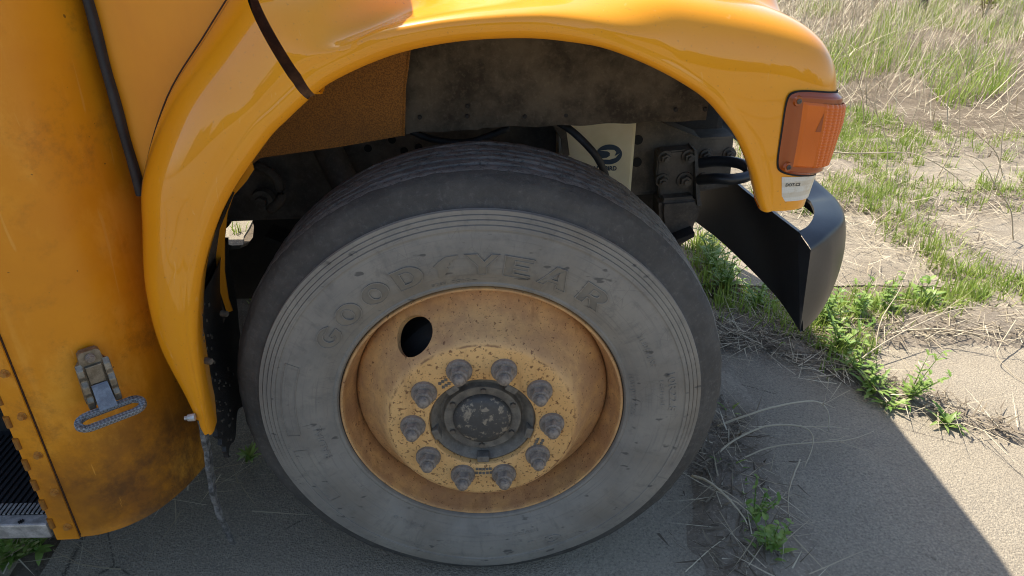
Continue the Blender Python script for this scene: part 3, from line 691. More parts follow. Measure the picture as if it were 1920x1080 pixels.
# dark channel in the joint between hood and rear fender
def joint():
    pts = [PY(581, 183, -.070), PY(565, 158, -.066), PY(540, 112, -.030), PY(516, 64, .010), PY(497, 25, .035), PY(491, 0, .045), PY(480, -60, .075), PY(470, -150, .11)]
    pts = crom(pts, 40); v = []
    for i, p in enumerate(pts):
        t = pts[min(i+1, 39)]-pts[max(i-1, 0)]; t /= np.linalg.norm(t); nrm = np.array([-.3, -.6, .75]); s = np.cross(t, nrm); s /= np.linalg.norm(s); nrm = np.cross(s, t)
        if nrm[2] < 0: nrm = -nrm
        for a, h in ((-.020, .004), (-.012, -.004), (0, -.007), (.012, -.004), (.020, .004)): v.append(p+s*a+nrm*(h-.003))
    mesh('joint_seal', v, grid_faces(40, 5), m_dirty('brown joint seal', (.13, .062, .026), (.26, .125, .045), .7, 30), bus, smooth=True)
joint()

# ------------------------------------------------------------------ turn signal and reflective tape on the nose
def nose_pts(th, z, lift):
    th, z, lift = np.broadcast_arrays(np.asarray(th, float), np.asarray(z, float), np.asarray(lift, float))
    o = np.stack([np.full(th.shape, .42), np.full(th.shape, .14), z], -1); d = np.stack([np.cos(th), np.sin(th), 0*th], -1)
    return hit(o, d) + d*lift[..., None]
_TH = np.linspace(R(-115), R(95), 400); _PP = nose_pts(_TH, 1.12, 0.0); _S = np.concatenate([[0], np.cumsum(np.linalg.norm(np.diff(_PP, axis=0), axis=1))])
def s2th(s_): return np.interp(s_, _S, _TH)
def nose_pt(s_, z, lift): return nose_pts(s2th(s_), z, lift)
def nose_angle(px, py):
    """arc length round the nose and height of the point seen at a photo pixel"""
    d = ray(px, py); d = d/np.linalg.norm(d); t = np.linspace(.9, 1.9, 4000); q = CAM+d*t[:, None]; f = hood_f(q); i = int(np.argmin(f)) if (f > 0).all() else int(np.argmax(f < 0)); p = q[i]
    return float(np.interp(math.atan2(p[1]-.14, p[0]-.42), _TH, _S)), float(p[2])
def quad_patch(corners, nu, nv, lift, round_=0.0):
    (a0, z0), (a1, z1), (a2, z2), (a3, z3) = corners   # TL TR BR BL
    U, W_ = np.meshgrid(np.linspace(0, 1, nu), np.linspace(0, 1, nv), indexing='ij')
    l = np.vectorize(lift)(U, W_) if callable(lift) else lift; u, w_ = U, W_
    if round_:   # pull the corners in
        e = np.abs(2*u-1)**round_*np.abs(2*w_-1)**round_*.07; u = u+(.5-u)*e; w_ = w_+(.5-w_)*e*1.4
    a = (a0*(1-u)+a1*u)*(1-w_)+(a3*(1-u)+a2*u)*w_; z = (z0*(1-u)+z1*u)*(1-w_)+(z3*(1-u)+z2*u)*w_
    return nose_pt(a, z, l).reshape(-1, 3)
def signal():
    tl, bl = nose_angle(1476, 166), nose_angle(1453, 324)
    a_f = tl[0]+.235
    cs = [tl, (a_f, tl[1]-.030), (a_f, bl[1]-.026), bl]
    sg = empty('turn_signal', nose_pt(tl[0], tl[1], 0), bus); sg['label'] = 'amber wraparound turn signal lamp'
    inv = Matrix.Translation(-Vector(sg.location))
    def loc(v): return [np.array(p)-np.array(sg.location) for p in v]
    def grow(c, da, dz): return [(c[0][0]-da, c[0][1]+dz), (c[1][0]+da, c[1][1]+dz), (c[2][0]+da, c[2][1]-dz), (c[3][0]-da, c[3][1]-dz)]
    mesh('gasket', loc(quad_patch(grow(cs, .0028, .0028), 40, 30, .0025, 6)), grid_faces(40, 30, flip=True), M['gap'], sg, smooth=True)
    def rimlift(u, w_):
        e = min(u*.95, (1-u)*.95, w_*.9, (1-w_)*.9); return .003+.0085*sstep(e/.05)
    mesh('lens_rim', loc(quad_patch(cs, 80, 60, rimlift, 6)), grid_faces(80, 60, flip=True), M['lensrim'], sg, smooth=True)
    def inner(c, u0, u1, w0, w1):
        def at(u, w_): return ((c[0][0]*(1-u)+c[1][0]*u)*(1-w_)+(c[3][0]*(1-u)+c[2][0]*u)*w_, (c[0][1]*(1-u)+c[1][1]*u)*(1-w_)+(c[3][1]*(1-u)+c[2][1]*u)*w_)
        return [at(u0, w0), at(u1, w0), at(u1, w1), at(u0, w1)]
    ci = inner(cs, .088, .96, .115, .885)
    def lenslift(u, w_):
        e = min(u, 1-u, w_, 1-w_); b = .0115+.0035*sstep(e/.03)
        if u > .17: b += .0030*abs(math.sin(u*20*math.pi))**.7 + .0006*math.sin(w_*44*math.pi)
        else: b += .0007*math.sin(u*150*math.pi)*math.sin(w_*90*math.pi)
        return b
    mesh('lens', loc(quad_patch(ci, 200, 90, lenslift)), grid_faces(200, 90, flip=True), M['lens'], sg, smooth=True)
    tv = [nose_pt(*inner(ci, u, u, w_, w_)[0], .0158)-np.array(sg.location) for u, w_ in ((.165, .12), (.165, .42), (.115, .42))]
    mesh('reflex_facet', tv, [(0, 1, 2)], M['lensrim'], sg)
    bm = bmesh.new()
    for (u, w_) in ((.046, .11), (.046, .89)):
        c = inner(cs, u, u, w_, w_)[0]; p = Vector(nose_pt(*c, .011))-Vector(sg.location); ax = Vector((math.cos(s2th(c[0])), math.sin(s2th(c[0])), 0))
        s = bmesh.new(); cyl(s, p, p+ax*.004, .0085, .0075, 20); from_bm('screw_boss', s, M['lensrim'], sg)
        s = bmesh.new(); cyl(s, p+ax*.003, p+ax*.0065, .0044, .0036, 14); box(s, (-.0008, -.0035, -.0008), (.0008, .0035, .0008), m=Matrix.Translation(p+ax*.0066)); from_bm('screw', s, M['frame'], sg)
    bm.free()
    # reflective tape under the lamp
    t1, t2 = nose_angle(1464, 331), nose_angle(1464, 377); t3, t4 = (t1[0]+.078, t1[1]-.004), (t2[0]+.076, t2[1]-.003)
    tp = empty('reflective_tape', nose_pt(t1[0], t1[1], 0), bus); tp['label'] = 'weathered white and red reflective tape'
    def loc2(v): return [np.array(p)-np.array(tp.location) for p in v]
    mesh('white_strip', loc2(quad_patch([t1, t3, t4, t2], 24, 12, .0022)), grid_faces(24, 12, flip=True), M['whiteref'], tp, smooth=True)
    q = [t3, (t3[0]+.09, t3[1]-.006), (t4[0]+.09, t4[1]-.006), t4]
    q[0] = (q[0][0]+.004, q[0][1]); q[3] = (q[3][0]+.004, q[3][1])
    mesh('red_strip', loc2(quad_patch(q, 20, 12, .0022)), grid_faces(20, 12, flip=True), M['redref'], tp, smooth=True)
    v, f = text_mesh('DOT-C2', .0075, .0001, .0002); mid = (t1[0]*.7+t3[0]*.3, (t1[1]+t2[1])/2+.007); out = []
    for p in v: out.append(nose_pt(mid[0]+p[0], mid[1]+p[1]-p[0]*.02, .0026+p[2])-np.array(tp.location))
    mesh('print', out, f, M['ink'], tp)
signal()

# ------------------------------------------------------------------ cowl side, rubber seam, curved body corner
PLAN = [(-.862, -.1275), (-.85, -.1275), (-.83, -.126), (-.79, -.120), (-.743, -.098), (-.700, -.058), (-.668, .000), (-.650, .055), (-.640, .10)]
def body_corner():
    pl = crom(PLAN, 60); zs = np.concatenate([[.300, .302, .306], np.linspace(.33, 1.9, 40)]); v = []
    for p in pl:
        for z in zs: v.append((p[0], p[1] - (.0025 if z < .304 else 0), z))
    k = len(v); pl2 = pl+np.array([.0, .012])
    for p in pl2: v.append((p[0]+.004, p[1], .301))
    f = grid_faces(60, len(zs), flip=True)
    for i in range(59): f.append((i*len(zs), (i+1)*len(zs), k+i+1, k+i))
    o = mesh('body_corner', v, f, M['worn'], bus, smooth=True, angle=50); o['label'] = 'weathered rounded body corner panel with brown grime'
    # cowl side panel behind the fender
    zs = np.linspace(.955, 1.55, 30); v = []
    for t in np.linspace(0, 1, 24):
        for z in zs: x = -.622+(np.interp(z, [.95, 1.0, 1.1, 1.2, 1.3, 1.4, 1.55], [-.600, -.585, -.54, -.475, -.38, -.32, -.30])+.622)*t; v.append((x, .058+.02*(x+.62)+.05*max(0, z-1.25), z))
    o = mesh('cowl_panel', v, grid_faces(24, 30, flip=True), M['cowl'], bus, smooth=True)
    # rubber strip over the joint
    bm = bmesh.new(); a = PY(161, 0, .045); b = PY(262, 366, .045)
    d = (a-b)/np.linalg.norm(a-b); a = a+d*.35
    pts = [b+(a-b)*t+np.array([.0005*math.sin(t*31), .001*math.sin(t*17), 0]) for t in np.linspace(0, 1, 40)]; v = []
    for i, p in enumerate(pts):
        wv = .0068+.0004*math.sin(i*.9)
        for x, y in ((-wv, .01), (-wv, -.001), (-wv*.6, -.005), (0, -.006), (wv*.6, -.005), (wv, -.001), (wv, .01)): v.append((p[0]+x, p[1]+y, p[2]))
    mesh('rubber_seam', v, grid_faces(40, 7, flip=True), M['rubber'], bus, smooth=True, angle=60); bm.free()
body_corner()
def hinge():
    # bolted flat strip with the piano hinge of the entrance door
    h = empty('door_hinge', (-.86, -.13, .3), bus); L = Vector(h.location)
    c, d = PY(105, 1008, -.1315), PY(0, 770, -.1315)
    xr = -.8295; xl = c[0]
    bm = bmesh.new(); prism(bm, [(xl, -.1315, .296), (xr, -.1315, .298), (xr, -.1315, 1.9), (xl, -.1315, 1.9)], (0, .004, 0))
    o = from_bm('strip', bm, M['worn'], h); o.location = -L
    bm = bmesh.new(); box(bm, (xr+.0002, -.1285, .30), (xr+.0022, -.124, 1.9)); o = from_bm('strip_edge', bm, m_flat('dark edge line', (.05, .02, .008), .8), h); o.location = -L  # narrow dark brown line along the edge of the strip
    bm = bmesh.new(); cyl(bm, (0, 0, -.0125), (0, 0, .0125), .0058, .0058, 14); k0 = from_bm('knuckle', bm, M['worn'], h, True, 40)
    for i in range(20):
        o = k0 if i == 0 else link(k0.copy(), h); o.location = Vector((xl+.003, -.1312, .345+i*.052))-L
    k0['label'] = 'barrel of the piano hinge'
    bm = bmesh.new(); cyl(bm, (0, 0, 0), (0, -.0022, 0), .0085, .008, 20); cyl(bm, (0, -.0022, 0), (0, -.0075, 0), .0064, .0058, 6); r0 = from_bm('bolt', bm, M['bolt'], h)
    for i, p in enumerate([(10, 700), (42, 780), (72, 853), (103, 922), (127, 987), (-30, 615), (-60, 540)]):
        o = r0 if i == 0 else link(r0.copy(), h); o.location = Vector(PY(*p, -.1318))-L; o.rotation_euler = (0, random.random(), 0)
    bm = bmesh.new(); cyl(bm, (0, 0, 0), (0, -.002, 0), .0115, .011, 20); bm.free()
hinge()
def entrance():
    st = empty('entrance_step', (-1.3, .1, .3), bus); L = Vector(st.location); xr = -.885
    bm = bmesh.new(); box(bm, (-1.75, -.130, .300), (xr, -.100, .338), .004); o = from_bm('nosing', bm, M['alu'], st); o.location = -L
    bm = bmesh.new(); box(bm, (-1.75, -.120, .29), (xr, .42, .334)); o = from_bm('tread_plate', bm, M['mat_black'], st); o.location = -L
    bm = bmesh.new(); box(bm, (-.004, -.0, 0), (.004, .235, .004), .0012); r0 = from_bm('rib', bm, M['mat_black'], st)
    for i in range(60):
        o = r0 if i == 0 else link(r0.copy(), st); o.location = Vector((xr-.008-i*.0143, -.082, .3345))-L
    bm = bmesh.new(); box(bm, (-.0028, 0, 0), (.0028, .030, .0022), .0006); n0 = from_bm('nosing_rib', bm, M['alu'], st)
    for i in range(50):
        o = n0 if i == 0 else link(n0.copy(), st); o.location = Vector((xr-.006-i*.0095, -.1005, .3378))-L
    bm = bmesh.new(); box(bm, (-1.75, .17, .33), (xr, .20, .56)); box(bm, (-1.75, .17, .53), (xr, .60, .56)); box(bm, (-1.75, .5, .56), (xr, .53, .80)); box(bm, (-1.75, .5, .78), (xr, 1.0, .80)); o = from_bm('riser', bm, M['black'], st); o.location = -L
    bm = bmesh.new(); box(bm, (xr+.01, -.09, .31), (xr+.02, .6, 1.9)); o = from_bm('step_well_side', bm, M['black'], st); o.location = -L
    bm = bmesh.new()
    for a in (0, 45, 90, 135): box(bm, (-.006, -.001, -.0005), (.006, .001, .0008), m=Matrix.Translation(Vector(PZ(46, 981, .339)).lerp(Vector((-.95, -.115, .3385)), .5)-L) @ Matrix.Rotation(R(a), 4, 'Z'))
    o = from_bm('star_hole', bm, M['gap'], st)
entrance()
def foot_step():
    """fold-down foot peg bolted on the corner panel"""
    c = PY(181, 706, -.100); n = Vector((.62, -.785, 0)).normalized()
    ux = Vector((-n.y, n.x, 0)).normalized(); 
    if ux.x < 0: ux = -ux
    fs = empty('folding_foot_peg', Vector(c), bus); fs['label'] = 'grey folding steel foot peg with knurled oval tread'
    B = Matrix((( ux.x, -n.x, 0, 0), (ux.y, -n.y, 0, 0), (0, 0, 1, 0), (0, 0, 0, 1)))   # local x right, y into the panel, z up
    fs.matrix_world = Matrix.Translation(Vector(c)) @ B
    def add(name, bm, m, **k): return from_bm(name, bm, m, fs, **k)
    bm = bmesh.new()
    prof = [(-.018, .050), (-.013, .055), (.013, .055), (.018, .050), (.019, .034), (.027, .024), (.029, -.050), (.024, -.060), (-.024, -.060), (-.029, -.050), (-.027, .024), (-.019, .034)]
    prism(bm, [(x, .002, z) for x, z in prof], (0, .014, 0)); add('base_plate', bm, M['steel'])
    for s in (-1, 1):
        bm = bmesh.new()
        pts = [(.0, .030), (-.006, .024), (-.009, .012), (-.007, .002), (-.014, -.008), (-.015, -.022), (-.010, -.030), (-.016, -.040), (-.014, -.056), (.002, -.060), (.002, .034)]
        prism(bm, [(s*.0165, y, z) for y, z in pts], (s*.0115, 0, 0)); bmesh.ops.bevel(bm, geom=list(bm.edges), offset=.0012, segments=1, affect='EDGES'); add('cheek', bm, M['steel'])
    bm = bmesh.new(); box(bm, (-.0135, -.004, -.012), (.0135, .003, .026), .0015); add('tongue', bm, M['steel'])
    bm = bmesh.new(); prism(bm, [(-.0135, -.006, -.012), (.0135, -.006, -.012), (.0150, -.030, -.050), (-.0150, -.030, -.050)], (0, -.003, -.003)); add('arm', bm, M['grey'])
    for z in (.041, -.060):
        bm = bmesh.new(); cyl(bm, (0, .004, z), (0, -.003, z), .0085, .008, 16); cyl(bm, (0, -.003, z), (0, -.007, z), .0065, .006, 6); add('bolt', bm, M['nut'])
    # oval tread ring, folded down flat, knurled
    n_ = 96; zc = -.058; bm = bmesh.new(); rings = []
    def oval(a, hx, hy):
        s = math.cos(a), math.sin(a); r = hy; cx = hx-hy; x = (cx if s[0] >= 0 else -cx)+r*s[0]; return x, r*s[1]
    yo = -.040
    rows = []
    for (hx, hy, dz) in ((.0590, .024, -.008), (.0608, .0262, -.006), (.0608, .0262, -.001), (.0592, .0245, .001), (.0560, .0212, .0012), (.0530, .0180, .0012), (.0495, .0142, .001), (.0480, .0128, -.001), (.0480, .0128, -.006), (.0495, .0142, -.008)):
        rows.append([bm.verts.new((oval(2*math.pi*i/n_, hx, hy)[0], yo-oval(2*math.pi*i/n_, hx, hy)[1]*.90, zc+dz-oval(2*math.pi*i/n_, hx, hy)[1]*.12 + (.0010 if (3 <= rows.__len__() <= 6 and (i+len(rows)) % 2) else 0))) for i in range(n_)])
    k = len(rows)
    for r in range(k):
        for i in range(n_): bm.faces.new((rows[r][i], rows[r][(i+1) % n_], rows[(r+1) % k][(i+1) % n_], rows[(r+1) % k][i]))
    k_ = NT('knurled steel', roughness=.5, metallic=.3); ch = k_.n('TexChecker'); ch.inputs['Scale'].default_value = 230; k_.L(k_.obj((1, 1, 1), (0, 0, R(45))), ch.inputs['Vector']); k_.set(base_color=k_.mix(ch.outputs['Fac'], (.13, .127, .120), (.27, .265, .255))); add('tread_ring', bm, k_.m)
foot_step()

# ------------------------------------------------------------------ inside the wheel arch
def arch_inside():
    # dark splash shield
    y0 = .28; tl, tr = PY(757, 100, y0), PY(1332, 185, y0); bl, br = PY(762, 249, y0), PY(1323, 232, y0)
    xs = np.linspace(bl[0], br[0], 60); v = []; zt = 1.36
    for i, x in enumerate(xs):
        u = i/59; zb = bl[2]+(br[2]-bl[2])*u + (.006 if u > .245 else 0) + .0015*math.sin(u*40)
        for j in range(24):
            w_ = j/23; z = zb+(zt-zb)*w_; v.append((x+(.006*w_ if i == 0 else 0), y0+.004*math.sin(u*9+w_*3)-.012*(1-sstep(u/.03))-.01*w_, z))
    k = len(v)
    for i, x in enumerate(xs): v.append((x, y0+.02, v[i*24][2]+.001))
    f = grid_faces(60, 24, flip=True)+[(i*24, (i+1)*24, k+i+1, k+i) for i in range(59)]
    mesh('splash_shield', v, f, M['liner'], bus, smooth=True, angle=50)
    bm = bmesh.new(); cyl(bm, (0, 0, 0), (0, -.003, 0), .0048, .0042, 12); r0 = from_bm('shield_rivet', bm, M['black'], bus)
    for i, p in enumerate([(787, 220), (876, 218), (984, 218), (1061, 216), (1267, 206), (1322, 205), (877, 199)]):
        o = r0 if i == 0 else link(r0.copy(), bus); o.location = PY(*p, y0-.002)
    # rust-speckled cowl inner panel, edge flange
    y1 = .245; pts = [PY(772, 60, y1), PY(766, 110, y1), PY(759, 165, y1), PY(757, 254, y1), PY(640, 275, y1), PY(489, 296, y1), PY(455, 320, y1), PY(430, 200, y1), PY(500, 30, y1)]
    bm = bmesh.new(); prism(bm, pts, (0, .006, 0)); from_bm('cowl_inner_panel', bm, M['rustp'], bus)
    bm = bmesh.new(); tube(bm, [pts[0], pts[1], pts[2], pts[3]], .0028, 6); from_bm('panel_hem', bm, M['rustp'], bus)
    # rear inner fender return: orange strip and its lower tongue
    y2 = .15; o_ = [(476, 318), (462, 340), (437, 368), (426, 400), (421, 450), (421, 510), (428, 560), (436, 583), (425, 586), (412, 545), (395, 540), (380, 500), (400, 400), (440, 330), (470, 300)]
    bm = bmesh.new(); prism(bm, [PY(*p, y2) for p in o_], (0, .004, 0)); from_bm('inner_fender_flange', bm, M['cowl'], bus)
    # inner wall of the rear fender, toward the mud flap
    v = []
    A = [(399, 813), (384, 745), (371, 640), (376, 540), (397, 450), (433, 366)]; Bq = [(425, 590), (418, 575), (412, 545), (402, 500), (412, 430), (440, 360)]
    for p, q in zip(A, Bq):
        a, b = PY(*p, YD+.012), PY(*q, y2)
        for t in np.linspace(0, 1, 8): v.append(a+(b-a)*t+np.array([-.02*math.sin(math.pi*t), 0, 0]))
    mesh('inner_fender', v, grid_faces(6, 8), M['liner'], bus, smooth=True)
arch_inside()
def mud_flap():
    rows = []; r = np.random.default_rng(5); nz = 46; ny = 26
    for i in range(nz):
        t = i/(nz-1)
        for j in range(ny):
            u = j/(ny-1); yb = -.052 + .30*u; zt = .80-.10*u*0; zb = .425+.012*math.sin(17*u)+.02*u 
            z = zt+(zb-zt)*t; x = -.520 - .02*math.sin(t*2.6) - .03*u + .004*math.sin(9*t+4*u)
            if j == 0: yb += .004*math.sin(i*1.7)+.003*r.normal() + (.012*(t-.85)/.15 if t > .85 else 0)
            rows.append((x, yb, z))
    k = len(rows); v = rows+[(x-.009, y, z) for x, y, z in rows]; f = grid_faces(nz, ny) + [tuple(q+k for q in reversed(g)) for g in grid_faces(nz, ny)]
    for i in range(nz-1): f.append((i*ny, k+i*ny, k+(i+1)*ny, (i+1)*ny)); a = i*ny+ny-1; f.append((a, a+ny, k+a+ny, k+a))
    for j in range(ny-1): a = (nz-1)*ny+j; f.append((a, k+a, k+a+1, a+1))
    fl = mesh('mud_flap', v, f, M['flap'], bus, smooth=True, angle=50); fl['label'] = 'torn black rubber mud flap'
    # torn outer edge of the flap hanging below the fender, pale with dust
    ev = []; ne = 40
    for i in range(ne):
        t = i/(ne-1); z = .56+(.208-.56)*t; wd = .0085*(1-.55*t)+.0018*math.sin(i*1.9)+.001*r.normal(); x = -.549-.012*math.sin(t*2.8)+.003*math.sin(7*t); yc = -.079+.012*max(0, t-.6)+.002*math.sin(i*.8)
        ev += [(x+.004, yc-wd*.5, z), (x+.006, yc+wd, z), (x-.006, yc+wd, z), (x-.006, yc-wd*.5, z)]
    mesh('torn_edge', ev, [(i*4+j, i*4+(j+1) % 4, i*4+4+(j+1) % 4, i*4+4+j) for i in range(ne-1) for j in range(4)], m_dirty('dusty torn rubber', (.035, .033, .030), (.20, .19, .17), .8, 70, b=.8), fl)
    # crumbs of dried mud stuck to the flap
    bm = bmesh.new()
    for q in range(70):
        i = int(nz*min(.999, max(.05, r.beta(2, 1.6)))); j = int(abs(r.normal(0, 6.0))) % (ny-1); p = Vector(rows[i*ny+j]).lerp(Vector(rows[i*ny+j+1]), r.random() if j or r.random() < .5 else 0); p.z += r.uniform(-.006, .006); s = .0008+.0015*r.random()
        box(bm, (p.x-.002, p.y-s*.8, p.z-s*1.6), (p.x+.0025, p.y+s*.8, p.z+s*1.6), m=None)
    o = from_bm('dried_mud', bm, m_dirty('dried mud crumbs', (.04, .034, .026), (.10, .085, .062), .95, 90), fl); o['kind'] = 'stuff'
    bm = bmesh.new(); p = Vector(PY(362, 782, -.088)); cyl(bm, p+Vector((.004, 0, 0)), p+Vector((-.009, -.002, 0)), .0075, .007, 10); cyl(bm, p+Vector((-.009, -.002, 0)), p+Vector((-.015, -.003, 0)), .0045, .004, 8); from_bm('fender_bolt', bm, M['alu'], bus)
    for p in ((416, 587), (386, 676)):
        bm = bmesh.new(); q = Vector(PY(*p, .06 if p[0] > 400 else -.045)); cyl(bm, q, q+Vector((.012, -.004, 0)), .007, .006, 8)
        from_bm('flap_bolt', bm, M['frame'], bus)
mud_flap()

def chassis():
    ch = empty('chassis', (0, .62, .7), bus); L = Vector(ch.location)
    def add(name, bm, m, **k): o = from_bm(name, bm, m, ch, **k); o.location = -L; return o
    y = .60
    P = lambda px, py, yy=y: Vector(PY(px, py, yy))
    # frame rail with the dropped front horn
    top = [P(1375, 260), P(1312, 263), P(1253, 240), P(1200, 215), P(900, 205)]; bot = [P(1368, 345), P(1320, 353), P(1200, 361), P(900, 385), P(555, 406), P(430, 411)]
    rl = [Vector((-1.9, y, .93)), Vector((-1.9, y, .69))]
    bm = bmesh.new(); prism(bm, top+[rl[0], rl[1]]+bot[::-1], (0, .009, 0)); add('frame_rail', bm, M['frame'])
    bm = bmesh.new()
    for a, b in zip(top[:-1], top[1:]): prism(bm, [a+Vector((0, 0, .0005)), b+Vector((0, 0, .0005)), b+Vector((0, .075, .0005)), a+Vector((0, .075, .0005))], (0, 0, .006))
    bb = bot+[rl[1]]
    for a, b in zip(bb[:-1], bb[1:]): prism(bm, [a-Vector((0, 0, .0005)), b-Vector((0, 0, .0005)), b+Vector((0, .075, -.0005)), a+Vector((0, .075, -.0005))], (0, 0, -.006))
    add('rail_flange', bm, M['frame'])
    for p in [(1196, 262), (1194, 304), (690, 278), (735, 262), (758, 283), (785, 276), (1240, 470)]: bm = bmesh.new(); q = P(*p, y-.001); cyl(bm, q, q+Vector((0, -.0015, 0)), .013 if p[0] > 1000 else .010, None, 20); add('rail_hole', bm, M['gap'])
    # spring hanger bracket
    yb = .555; H = lambda px, py, yy=yb: Vector(PY(px, py, yy))
    bm = bmesh.new(); prism(bm, [H(1233, 292), H(1239, 285), H(1300, 280), H(1306, 286), H(1307, 340), H(1309, 372), H(1238, 378), H(1231, 330)], (0, .045, 0)); bmesh.ops.bevel(bm, geom=list(bm.edges), offset=.004, segments=2, affect='EDGES'); add('spring_hanger_plate', bm, M['frame'])
    pl = [(1238, 376), (1309, 370), (1315, 385), (1314, 402), (1307, 420), (1292, 442), (1287, 462), (1262, 470), (1240, 430), (1236, 400)]
    bm = bmesh.new(); a = [H(*p, .515) for p in pl]; prism(bm, a, (0, .10, 0)); bmesh.ops.bevel(bm, geom=list(bm.edges), offset=.012, segments=3, affect='EDGES'); add('spring_hanger_foot', bm, M['frame'], smooth=True, angle=40)
    bm = bmesh.new(); 
    prism(bm, [H(1302, 281, .54), H(1308, 284, .54), H(1313, 372, .52), H(1316, 386, .515), H(1308, 386, .515), H(1306, 372, .52)], (0, .06, 0)); add('hanger_rib', bm, M['frame'])
    for p, rr, yy in [((1247, 295), .0135, yb), ((1291, 293), .0135, yb), ((1242, 338), .0135, yb), ((1284, 337), .0155, yb), ((1324, 291), .0125, y), ((1367, 288), .0125, y), ((1318, 335), .0125, y)]:
        bm = bmesh.new(); hexbolt(bm, PY(*p, yy), rr, .019); add('frame_bolt', bm, M['frame'])
    # tow eye
    bm = bmesh.new(); q = [(1312, 306), (1345, 302), (1385, 306), (1404, 318), (1402, 330), (1375, 336), (1340, 335), (1312, 337)]
    c = crom([PY(*p, yy) for p, yy in zip(q, (.56, .53, .49, .46, .44, .43, .45, .50))], 30); tube(bm, c, .0135, 10); add('tow_eye', bm, M['bumper'], smooth=True, angle=60)
    # deep dark structure behind the wheel: engine, axle, springs, cross members
    bm = bmesh.new(); box(bm, (-.58, .95, .50), (.60, 1.55, 1.5), .03); add('engine', bm, M['black'])
    bm = bmesh.new(); box(bm, (-.2, .85, .33), (.32, 1.35, .62), .05); add('oil_pan', bm, M['black'])
    bm = bmesh.new(); box(bm, (-.05, .25, .40), (.06, 2.05, .50), .015); add('axle_beam', bm, M['black'])
    for k in range(5):
        bm = bmesh.new(); n = 16; L0 = .55-.08*k
        for i in range(n-1):
            a, b = -L0+2*L0*i/(n-1), -L0+2*L0*(i+1)/(n-1); za, zb = .56+.22*(a/.72)**2-k*.013, .56+.22*(b/.72)**2-k*.013
            prism(bm, [(a, .47, za), (b, .47, zb), (b, .55, zb), (a, .55, za)], (0, 0, .012))
        add('leaf_spring', bm, M['black'])
    # far rail
    bm = bmesh.new(); box(bm, (-1.9, 1.62, .70), (.66, 1.70, .93)); add('far_frame_rail', bm, M['black'])
    # cross member with the rounded opening that lets daylight through
    yy = .9; Q = lambda px, py: Vector(PY(px, py, yy))
    bm = bmesh.new(); prism(bm, [Q(470, 400), Q(476, 425), Q(474, 446), Q(463, 460), Q(448, 467), Q(430, 468), Q(415, 463), Q(300, 470), Q(300, 580), Q(430, 560), Q(640, 560), Q(700, 400)], (0, .03, 0)); add('cross_member', bm, M['black'])
    bm = bmesh.new(); prism(bm, [Q(300, 385), Q(436, 408), Q(428, 425), Q(415, 436), Q(300, 445)], (0, .03, 0)); add('cross_member_gusset', bm, M['black'])
    # shock absorber and bracket seen over the tyre at the left
    bm = bmesh.new(); tube(bm, [PY(600, 250, .56), PY(640, 330, .50), PY(690, 420, .46)], .036, 14); add('shock_absorber', bm, M['frame'], smooth=True, angle=50)
    bm = bmesh.new(); c = P(495, 372, .57); cyl(bm, c, c+Vector((0, -.02, 0)), .03, .028, 18); cyl(bm, c+Vector((0, -.02, 0)), c+Vector((0, -.035, 0)), .016, .015, 6); add('spring_pin', bm, M['frame'])
    bm = bmesh.new(); tube(bm, crom([PY(480, 310, .56), PY(515, 330, .55), PY(528, 370, .55), PY(505, 395, .55)], 14), .012, 8); add('spring_shackle', bm, M['frame'], smooth=True)
    # hoses under the shield
    bm = bmesh.new(); tube(bm, crom([PY(770, 246, .42), PY(815, 262, .42), PY(880, 266, .42), PY(955, 240, .42)], 24), .008, 8); add('brake_hose', bm, M['rubber'], smooth=True)
    bm = bmesh.new(); tube(bm, crom([PY(1040, 225, .40), PY(1075, 248, .37), PY(1112, 285, .35), PY(1130, 315, .36), PY(1140, 345, .40)], 26), .0085, 10); add('hose', bm, M['rubber'], smooth=True)
    bm = bmesh.new(); prism(bm, [PY(1035, 232, .47), PY(1060, 232, .47), PY(1068, 290, .47), PY(1056, 300, .47), PY(1052, 262, .47)], (0, .01, 0)); add('bottle_strap', bm, M['frame'])
    bm = bmesh.new(); box(bm, (.10, .62, .86), (.25, .70, .99), .012); add('steering_box', bm, M['black'])
    # radiator, enlarged as an added dark backdrop above the rail horn
    bm = bmesh.new(); box(bm, (.44, .78, .80), (.69, 1.5, 1.4), .02); add('radiator', bm, M['black'])
chassis()
def bottle():
    bt = empty('coolant_reservoir', (.3, .5, .85), bus); L = Vector(bt.location); bt['label'] = 'yellowed white plastic reservoir with oval blue emblem'
    y = .50; a, b, c = PY(1062, 246, y), PY(1193, 238, y), PY(1183, 362, y)
    bm = bmesh.new(); x0, x1 = a[0]-.02, b[0]; zt = b[2]+.05
    prism(bm, [(x0, y, zt), (x1, y, zt), (c[0]+.001, y, c[2]-.06), (x0+.01, y, c[2]-.06)], (0, .09, 0)); bmesh.ops.bevel(bm, geom=list(bm.edges), offset=.007, segments=3, affect='EDGES')
    o = from_bm('tank', bm, M['bottle'], bt, True, 50); o.location = -L
    ctr = PY(1142, 290, y-.0015)
    ov, of = curve_mesh([circ_pts(0, 0, .0325, .0255, 40), [(-.024, .010), (-.004, .0125), (.012, .012), (.018, .006), (.014, -.004), (.024, .002), (.027, .0035), (.017, -.009), (.002, -.0135), (-.012, -.013), (-.026, -.0105), (-.005, -.008), (.002, -.003), (.002, .004), (-.004, .008)]], .0004)
    o = mesh('emblem', [(ctr[0]+p[0], y-.0006-p[2], ctr[2]+p[1]) for p in ov], of, M['navy'], bt); o.location = -L
    tv, tf = text_mesh('BLUE BIRD', .0145, .0004, .0004); c2 = PY(1132, 316, y)
    o = mesh('print', [(c2[0]+p[0]*.95, y-.0006-p[2], c2[2]+p[1]*1.1) for p in tv], tf, M['navy'], bt); o.location = -L
bottle()

